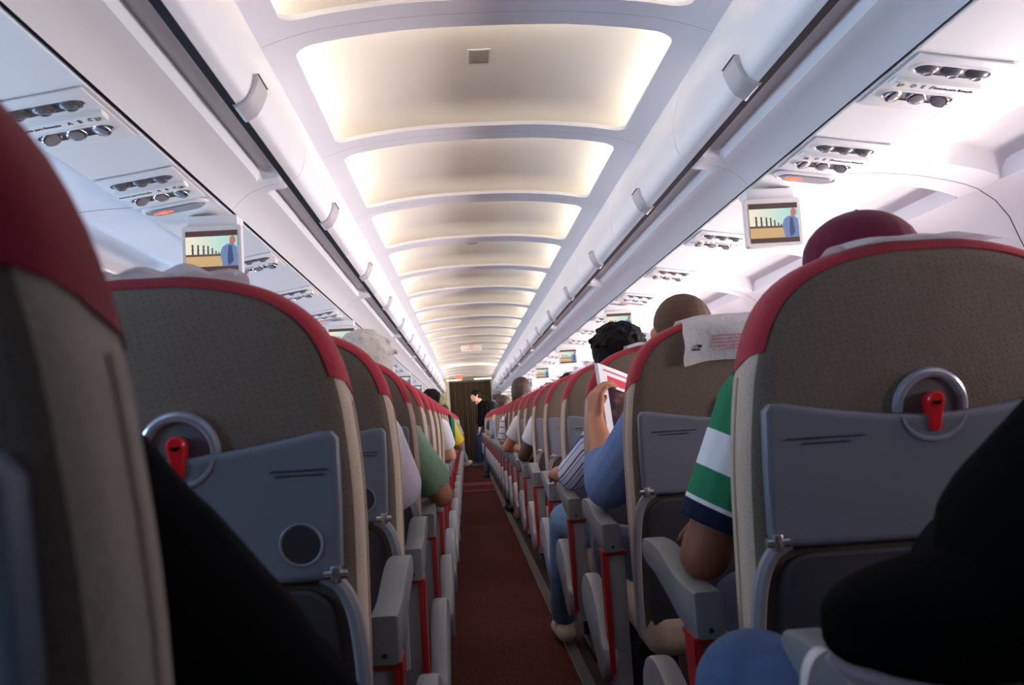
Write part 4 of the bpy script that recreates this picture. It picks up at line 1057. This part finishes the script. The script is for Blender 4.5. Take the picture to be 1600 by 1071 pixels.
person('person with brown hair holding both hands up before a seat far ahead', 0.47, 12.52, -1, sk_light, cloth('top_greyblue', (150, 160, 186)), jeans_blue, ('full', hair_brown), head=(0.40, 12.78, 1.20), arm=((0.29, 12.80, 0.96), (0.22, 12.86, 0.78), (0.27, 13.02, 1.00)), sleeve=0.9, shoe_m=shoe_black, voxel=0.014)
person('person in blue jeans with a knee in the aisle, farthest of the right row', 0.47, 15.68, -1, sk_light, cloth('top_dark', (60, 58, 70)), jeans_blue, ('short', hair_brown), arm=((0.30, 15.93, 0.96), (0.24, 16.00, 0.78), (0.26, 16.24, 0.78)), sleeve=0.6, shoe_m=shoe_black, voxel=0.014,
       legs=[((0.24, 16.30, 0.58), (0.20, 16.32, 0.10), (0.16, 16.46, 0.05)), ((0.58, 16.36, 0.575), (0.58, 16.3, 0.10), (0.58, 16.45, 0.05))])
# left row
person('person in a pale lilac shirt, arm bulging past a seat on the left', -0.50, 1.98, 1, sk_light, cloth('shirt_lilac', (196, 186, 202)), trousers_dark, ('short', hair_grey), head=(-0.56, 2.21, 1.08),
       arm=((-0.345, 2.29, 0.960), (-0.300, 2.34, 0.845), (-0.40, 2.58, 0.76)), sleeve=1.55, sl_r=0.066, shoe_m=shoe_black)
person('person with grey hair in a green short-sleeved shirt, elbow in the aisle', -0.50, 2.77, 1, sk_tan, cloth('shirt_green', (104, 130, 110)), trousers_dark, ('full', hair_grey), head=(-0.435, 3.02, 1.168),
       arm=((-0.330, 3.07, 0.935), (-0.215, 3.14, 0.752), (-0.34, 3.36, 0.765)), sleeve=0.82, sl_r=0.068, shoe_m=shoe_black)
person('person in a white shirt with bare forearm beside the aisle on the left', -0.47, 5.96, 1, sk_light, white_cloth, trousers_dark, ('short', hair_brown), head=(-0.54, 6.2, 1.12), arm=((-0.295, 6.22, 0.955), (-0.238, 6.29, 0.775), (-0.30, 6.52, 0.76)), sleeve=0.7, sl_r=0.064, shoe_m=shoe_black, voxel=0.011)
jer = mat_bands('jersey_bands', (0, 0, 0), (1, 0.25, 0.35), [(0, (20, 26, 28)), (0.02, (20, 26, 28))], period=0.04)
jer0, jer1 = V((-0.30, 8.62, 1.0)), V((-0.17, 8.70, 0.72))
jsl = mat_bands('jersey_sleeve', tuple(V((-0.31, 8.60, 0)) - V((-0.47, 8.63, 0))), (1, 0, 0), [(0, (20, 26, 28)), (0.055, (30, 128, 106)), (0.085, (222, 196, 64)), (0.2, (222, 196, 64))])
person('person with dark hair in a black jersey with green and yellow sleeve panels', -0.47, 8.33, 1, sk_tan, jer, trousers_dark, ('short', hair_black), head=(-0.43, 8.57, 1.19), arm=(tuple(jer0), (-0.195, 8.67, 0.78), (-0.26, 8.92, 0.77)), sleeve=0.9, sleeve_m=jsl, sleeve_end=0.92, sl_r=0.070, shoe_m=shoe_black, voxel=0.011)
person('person in the left row with a white shoe stretched into the aisle', -0.47, 14.65, 1, sk_light, cloth('top_grey', (150, 150, 160)), cloth('trousers_grey', (140, 142, 156)), ('short', hair_brown), sleeve=0.9, shoe_m=shoe_white, voxel=0.013,
       legs=[((-0.27, 15.33, 0.60), (-0.16, 15.40, 0.36), (-0.10, 15.50, 0.34)), ((-0.58, 15.33, 0.575), (-0.57, 15.27, 0.10), (-0.575, 15.4, 0.05))])

# black bag on the lap of the person across the aisle
bag = thing('bag', 'black rounded bag with pale rim and white strap on the lap across the aisle', 'bag', (0.27, 0.74, 0.72))
bb = V((0.27, 0.74, 0.72))
blob('bag_body', [ell((0.305, 0.745, 0.815), (0.150, 0.085, 0.050)), ell((0.265, 0.745, 0.800), (0.110, 0.075, 0.042))], black_cloth, bag, bb, 0.008, 3)
bm = bmesh.new(); pp = catmull([(0.150, 0.722, 0.792), (0.164, 0.718, 0.780), (0.188, 0.712, 0.772), (0.219, 0.710, 0.767), (0.252, 0.712, 0.769), (0.280, 0.720, 0.778)], 5)
tube(bm, [V(q) - bb for q in pp], [0.003 + 0.005 * math.sin(math.pi * i / (len(pp) - 1)) for i in range(len(pp))], 8); link_mesh('bag_rim', bm, mat('bag_rim', (196, 190, 206), 0.5), bag)
bm = bmesh.new(); pp = catmull([(0.162, 0.74, 0.785), (0.155, 0.738, 0.793), (0.146, 0.735, 0.793), (0.138, 0.733, 0.786), (0.133, 0.732, 0.772), (0.133, 0.732, 0.755), (0.145, 0.735, 0.735)], 4)
rows = [[V((q[0], q[1] - 0.008, q[2])) - bb, V((q[0], q[1] + 0.008, q[2])) - bb, V((q[0] + 0.004, q[1] + 0.008, q[2] - 0.004)) - bb, V((q[0] + 0.004, q[1] - 0.008, q[2] - 0.004)) - bb] for q in pp]
stack(bm, rows); link_mesh('bag_strap', bm, mat('strap_white', (226, 220, 226), 0.6), bag)

# magazine held by the reader (rests in the hand: a thing of its own)
def magazine():
    bm = bmesh.new(); TL, TR, BL, BR = V((0.283, 2.752, 1.142)), V((0.455, 2.880, 1.075)), V((0.302, 2.735, 0.872)), V((0.474, 2.862, 0.805))
    nrm = (TR - TL).cross(BL - TL).normalized()
    if nrm.y > 0: nrm = -nrm
    def S(u, v, d): 
        p = TL.lerp(TR, u).lerp(BL.lerp(BR, u), v); return p + nrm * (0.012 * math.sin(math.pi * u) * 0.5 + d)
    N = 10
    for d, mi in ((0.0, 0), (-0.014, 0)):
        stack(bm, [[S(i / N, j / N, d) for i in range(N + 1)] for j in range(N + 1)], cap0=False, cap1=False, closed=False, mi=mi)
    per = [(i / N, 0) for i in range(N)] + [(1, j / N) for j in range(N)] + [(1 - i / N, 1) for i in range(N)] + [(0, 1 - j / N) for j in range(N)]
    stack(bm, [[S(u, v, 0.0) for u, v in per], [S(u, v, -0.014) for u, v in per]], cap0=False, cap1=False)
    bmesh.ops.remove_doubles(bm, verts=bm.verts, dist=1e-5)
    mg = link_mesh('magazine', bm, mat('mag_white', (232, 230, 234), 0.7, spec=0.1), angle=40)
    tag(mg, 'magazine with red title band and dark cover picture held up by the reader', 'magazine')
    def patch(name, u0, u1, v0, v1, m, d=0.0008):
        b2 = bmesh.new(); K = 8; stack(b2, [[S(u0 + (u1 - u0) * i / K, v0 + (v1 - v0) * j / 4, d) for i in range(K + 1)] for j in range(5)], cap0=False, cap1=False, closed=False); return link_mesh(name, b2, m, mg)
    patch('red_line', 0.08, 0.62, 0.045, 0.065, mat('mag_pink', (206, 120, 132), 0.7, spec=0.1))
    patch('title_band', 0.14, 0.97, 0.11, 0.20, mat('mag_red', (206, 74, 84), 0.7, spec=0.1))
    cov = bpy.data.materials.new('mag_picture'); cov.use_nodes = True; nt = cov.node_tree; b = nt.nodes['Principled BSDF']; b.inputs['Roughness'].default_value = 0.75; b.inputs['Specular IOR Level'].default_value = 0.1
    tc = nt.nodes.new('ShaderNodeTexCoord'); n = nt.nodes.new('ShaderNodeTexNoise'); n.inputs['Scale'].default_value = 17; nt.links.new(tc.outputs['Object'], n.inputs['Vector'])
    cr = nt.nodes.new('ShaderNodeValToRGB'); e = cr.color_ramp.elements; e[0].position = 0.42; e[0].color = lin((40, 32, 40)); e[1].position = 0.72; e[1].color = lin((206, 140, 92)); k = e.new(0.55); k.color = lin((92, 58, 52))
    nt.links.new(n.outputs['Fac'], cr.inputs['Fac']); nt.links.new(cr.outputs['Color'], b.inputs['Base Color'])
    patch('cover_picture', 0.12, 0.98, 0.235, 0.80, cov)
magazine()

# man standing in the aisle near the far end, leaning over to the left
def standing():
    bx, by = 0.19, 20.6; base = V((bx, by, 0)); fw = (-0.80, -0.45, -0.12)
    head = V((0.115, 20.42, 1.560)); che = V((0.330, 20.55, 1.290)); pel = V((0.250, 20.62, 0.930))
    s1, e1, w1 = V((0.215, 20.40, 1.345)), V((0.190, 20.34, 1.080)), V((0.165, 20.30, 0.850))
    s2, e2, w2 = V((0.395, 20.72, 1.340)), V((0.400, 20.66, 1.070)), V((0.300, 20.55, 0.880))
    h1, k1, a1 = V((0.190, 20.55, 0.90)), V((0.130, 20.50, 0.50)), V((0.110, 20.55, 0.10))
    h2, k2, a2 = V((0.300, 20.68, 0.90)), V((0.270, 20.66, 0.50)), V((0.260, 20.76, 0.10))
    nck = lerp(head, che, 0.45)
    tor = [(pel, 0.120, che, 0.135), (pel + V((-0.03, -0.07, 0)), 0.09, che + V((-0.04, -0.09, 0.02)), 0.095), (pel + V((0.03, 0.07, 0)), 0.09, che + V((0.04, 0.09, 0.02)), 0.095)]
    shl = [(s1, 0.058, che + V((-0.03, 0, 0.05)), 0.09), (s2, 0.058, che + V((0, 0, 0.05)), 0.09)]
    body = head_caps(head, fw, 1.05) + [(nck, 0.052, che, 0.08), (head + V((0.03, 0.02, -0.06)), 0.055, nck, 0.055)] + tor + shl
    for a, b, c in ((s1, e1, w1), (s2, e2, w2)): body += [(a, 0.050, b, 0.042), (b, 0.042, c, 0.028)] + hand_caps(c, (c - b) + V((0, 0, -0.1)), V((-1, 0, 0)), 1, 0.35)
    for a, b, c in ((h1, k1, a1), (h2, k2, a2)): body += [(a, 0.085, b, 0.056), (b, 0.055, lerp(b, c, .3), 0.054), (lerp(b, c, .3), 0.054, c, 0.038), (c, 0.036, c + V((0, 0, -0.05)), 0.032), (c + V((0, 0, -0.06)), 0.032, c + V((-0.14, -0.05, -0.065)), 0.028)]
    P = blob('person', body, sk_light, None, base, 0.008); tag(P, 'man in a black jacket and jeans standing in the aisle, leaning left', 'person')
    jk = [(a, r + 0.016, b, q + 0.014) for a, r, b, q in tor + shl] + [(a, 0.066, b, 0.056) for a, b in ((s1, e1), (s2, e2))] + [(b, 0.056, lerp(b, c, 0.92), 0.042, 'flat') for b, c in ((e1, w1), (e2, w2))] + [(nck + V((0.02, 0, -0.03)), 0.066, che, 0.10)]
    blob('jacket', jk, black_cloth, P, base, 0.009, 2)
    pa = [(pel + V((0, -0.05, -0.04)), 0.118, pel + V((0, 0.05, -0.04)), 0.118)]
    for a, b, c in ((h1, k1, a1), (h2, k2, a2)): pa += [(a, 0.098, b, 0.072), (b, 0.072, lerp(b, c, 0.97), 0.062, 'flat')]
    blob('jeans', pa, mat('jeans_dark', (44, 58, 84), 0.9, spec=0.15), P, base, 0.009, 2)
    r, f, u = frame_from(fw); q = lambda x, y, z: head + (r * x + f * y + u * z) * 1.05
    blob('hair', hair_caps(head, fw, 'short', 1.05), hair_black, P, base, 0.006, 1)
    for sx in (-1, 1): blob('eye', [(q(sx * 0.030, 0.080, 0.004), 0.009, q(sx * 0.030, 0.081, 0.004), 0.009)], mat('eye_dark', (40, 30, 28), 0.3), P, base, 0.004, 1)
    for c in (a1, a2): blob('shoe', [(c + V((0.04, 0.01, -0.058)), 0.042, c + V((-0.15, -0.05, -0.062)), 0.037), (c, 0.046, c + V((0, 0, -0.05)), 0.044)], mat('shoe_grey', (96, 92, 96), 0.6), P, base, 0.008, 2)
    bp = blob('backpack', [(V((0.50, 20.66, 1.12)), 0.10, V((0.47, 20.62, 1.33)), 0.11), (V((0.46, 20.76, 1.14)), 0.09, V((0.44, 20.72, 1.33)), 0.10)], cloth('pack_black', (20, 22, 26)), None, V((0.48, 20.68, 1.2)), 0.010, 3)
    tag(bp, 'black backpack on the back of the standing man', 'backpack')
standing()

# ------------------------------------------------------------------ end of the cabin
bm = bmesh.new(); box(bm, (0, Y1 + 0.10, 1.2), (3.4, 0.06, 2.5)); struct(link_mesh('wall_front', bm, mat('bulkhead', (150, 142, 126), 0.6), smooth=False))
bm = bmesh.new(); pts = []
for i in range(121):
    x = -0.46 + 0.97 * i / 120; pts.append((x, Y1 - 0.06 + 0.022 * math.sin(i * 0.9) + 0.008 * math.sin(i * 0.37)))
stack(bm, [[(x, y, z) for x, y in pts] for z in (0.03, 1.0, 1.97)], cap0=False, cap1=False, closed=False)
bmesh.ops.solidify(bm, geom=bm.faces[:], thickness=0.004)
tag(link_mesh('curtain', bm, mat('curtain_brown', (96, 78, 58), 0.85, vary=(3, 0.25)), angle=60), 'brown pleated curtain closing the far end of the aisle', 'curtain')
bm = bmesh.new(); box(bm, (0.03, Y1 - 0.08, 1.985), (1.20, 0.05, 0.05), 0.01); struct(link_mesh('trim_15', bm, mat('rail_dark', (54, 48, 44), 0.6)))
bm = bmesh.new(); box(bm, (-1.02, Y1 - 0.05, 1.06), (1.07, 0.20, 2.12), 0.01); struct(link_mesh('trim_16', bm, mat('partition_beige', (176, 164, 138), 0.6)))
bm = bmesh.new(); box(bm, (1.06, Y1 - 0.05, 1.06), (1.05, 0.20, 2.12), 0.01); struct(link_mesh('trim_17', bm, mat('partition_grey', (150, 142, 134), 0.6)))
for k, (x, wd) in enumerate(((-0.36, 0.36), (0.345, 0.42))):
    bm = bmesh.new(); box(bm, (x, Y1 - 0.14, 2.030), (wd, 0.06, 0.030), 0.008); o = link_mesh('light_bar', bm, mat('bar_lit', (255, 244, 214), 0.5, emit=1.3))
    tag(o, 'lit strip lamp above the end curtain, %s half' % ('left', 'right')[k], 'lamp')
bm = bmesh.new(); box(bm, (-0.225, 21.8, 2.052), (0.15, 0.03, 0.095), 0.004); tag(link_mesh('exit_lamp', bm, mat('exit_red', (255, 84, 60), 0.5, emit=1.2)), 'small red lit sign hanging from the ceiling before the end curtain', 'sign')
# hanging exit sign
t = thing('exit_sign', 'white ceiling sign with red lettering hanging over the aisle far ahead', 'sign', (0.015, 13.2, 2.085))
bm = bmesh.new(); box(bm, (0, 0, -0.045), (0.30, 0.035, 0.085), 0.006); link_mesh('sign_box', bm, mat('sign_white', (226, 218, 206), 0.5), t)
mr = mat('sign_red', (176, 40, 52), 0.6)
text('lettering', 'EXIT', 0.034, mr, t, (0, -0.0185, -0.022), (math.pi / 2, 0, 0), 'CENTER')
text('lettering', 'SAÍDA', 0.050, mr, t, (0, -0.0185, -0.060), (math.pi / 2, 0, 0), 'CENTER')
bm = bmesh.new()
for q in (-1, 1): prism(bm, [(q * 0.105, -0.060), (q * 0.088, -0.048), (q * 0.088, -0.072)], 1, -0.0185, -0.0178)
link_mesh('arrow', bm, mr, t, smooth=False)
# flower emblem on the left partition
bm = bmesh.new(); box(bm, (-0.66, Y1 - 0.155, 1.58), (0.20, 0.010, 0.46), 0.004)
t = link_mesh('wall_picture', bm, mat('picture_ground', (140, 128, 96), 0.7)); tag(t, 'narrow picture of pale flowers on the partition left of the curtain', 'picture')
bm = bmesh.new(); rnd = random.Random(5)
for i in range(26):
    c = (-0.66 + rnd.uniform(-0.07, 0.07), Y1 - 0.162, 1.62 + rnd.uniform(-0.15, 0.12)); lathe(bm, [(rnd.uniform(0.008, 0.022), 0), (0, 0.004)], c, 1, 8, sgn=-1)
link_mesh('flowers', bm, mat('picture_flowers', (216, 206, 138), 0.7), t)
bm = bmesh.new(); box(bm, (0.70, Y1 - 0.22, 1.56), (0.28, 0.10, 0.13), 0.01); o = link_mesh('bulkhead_screen', bm, m_black)
tag(o, 'black screen on the bulkhead right of the curtain', 'screen')
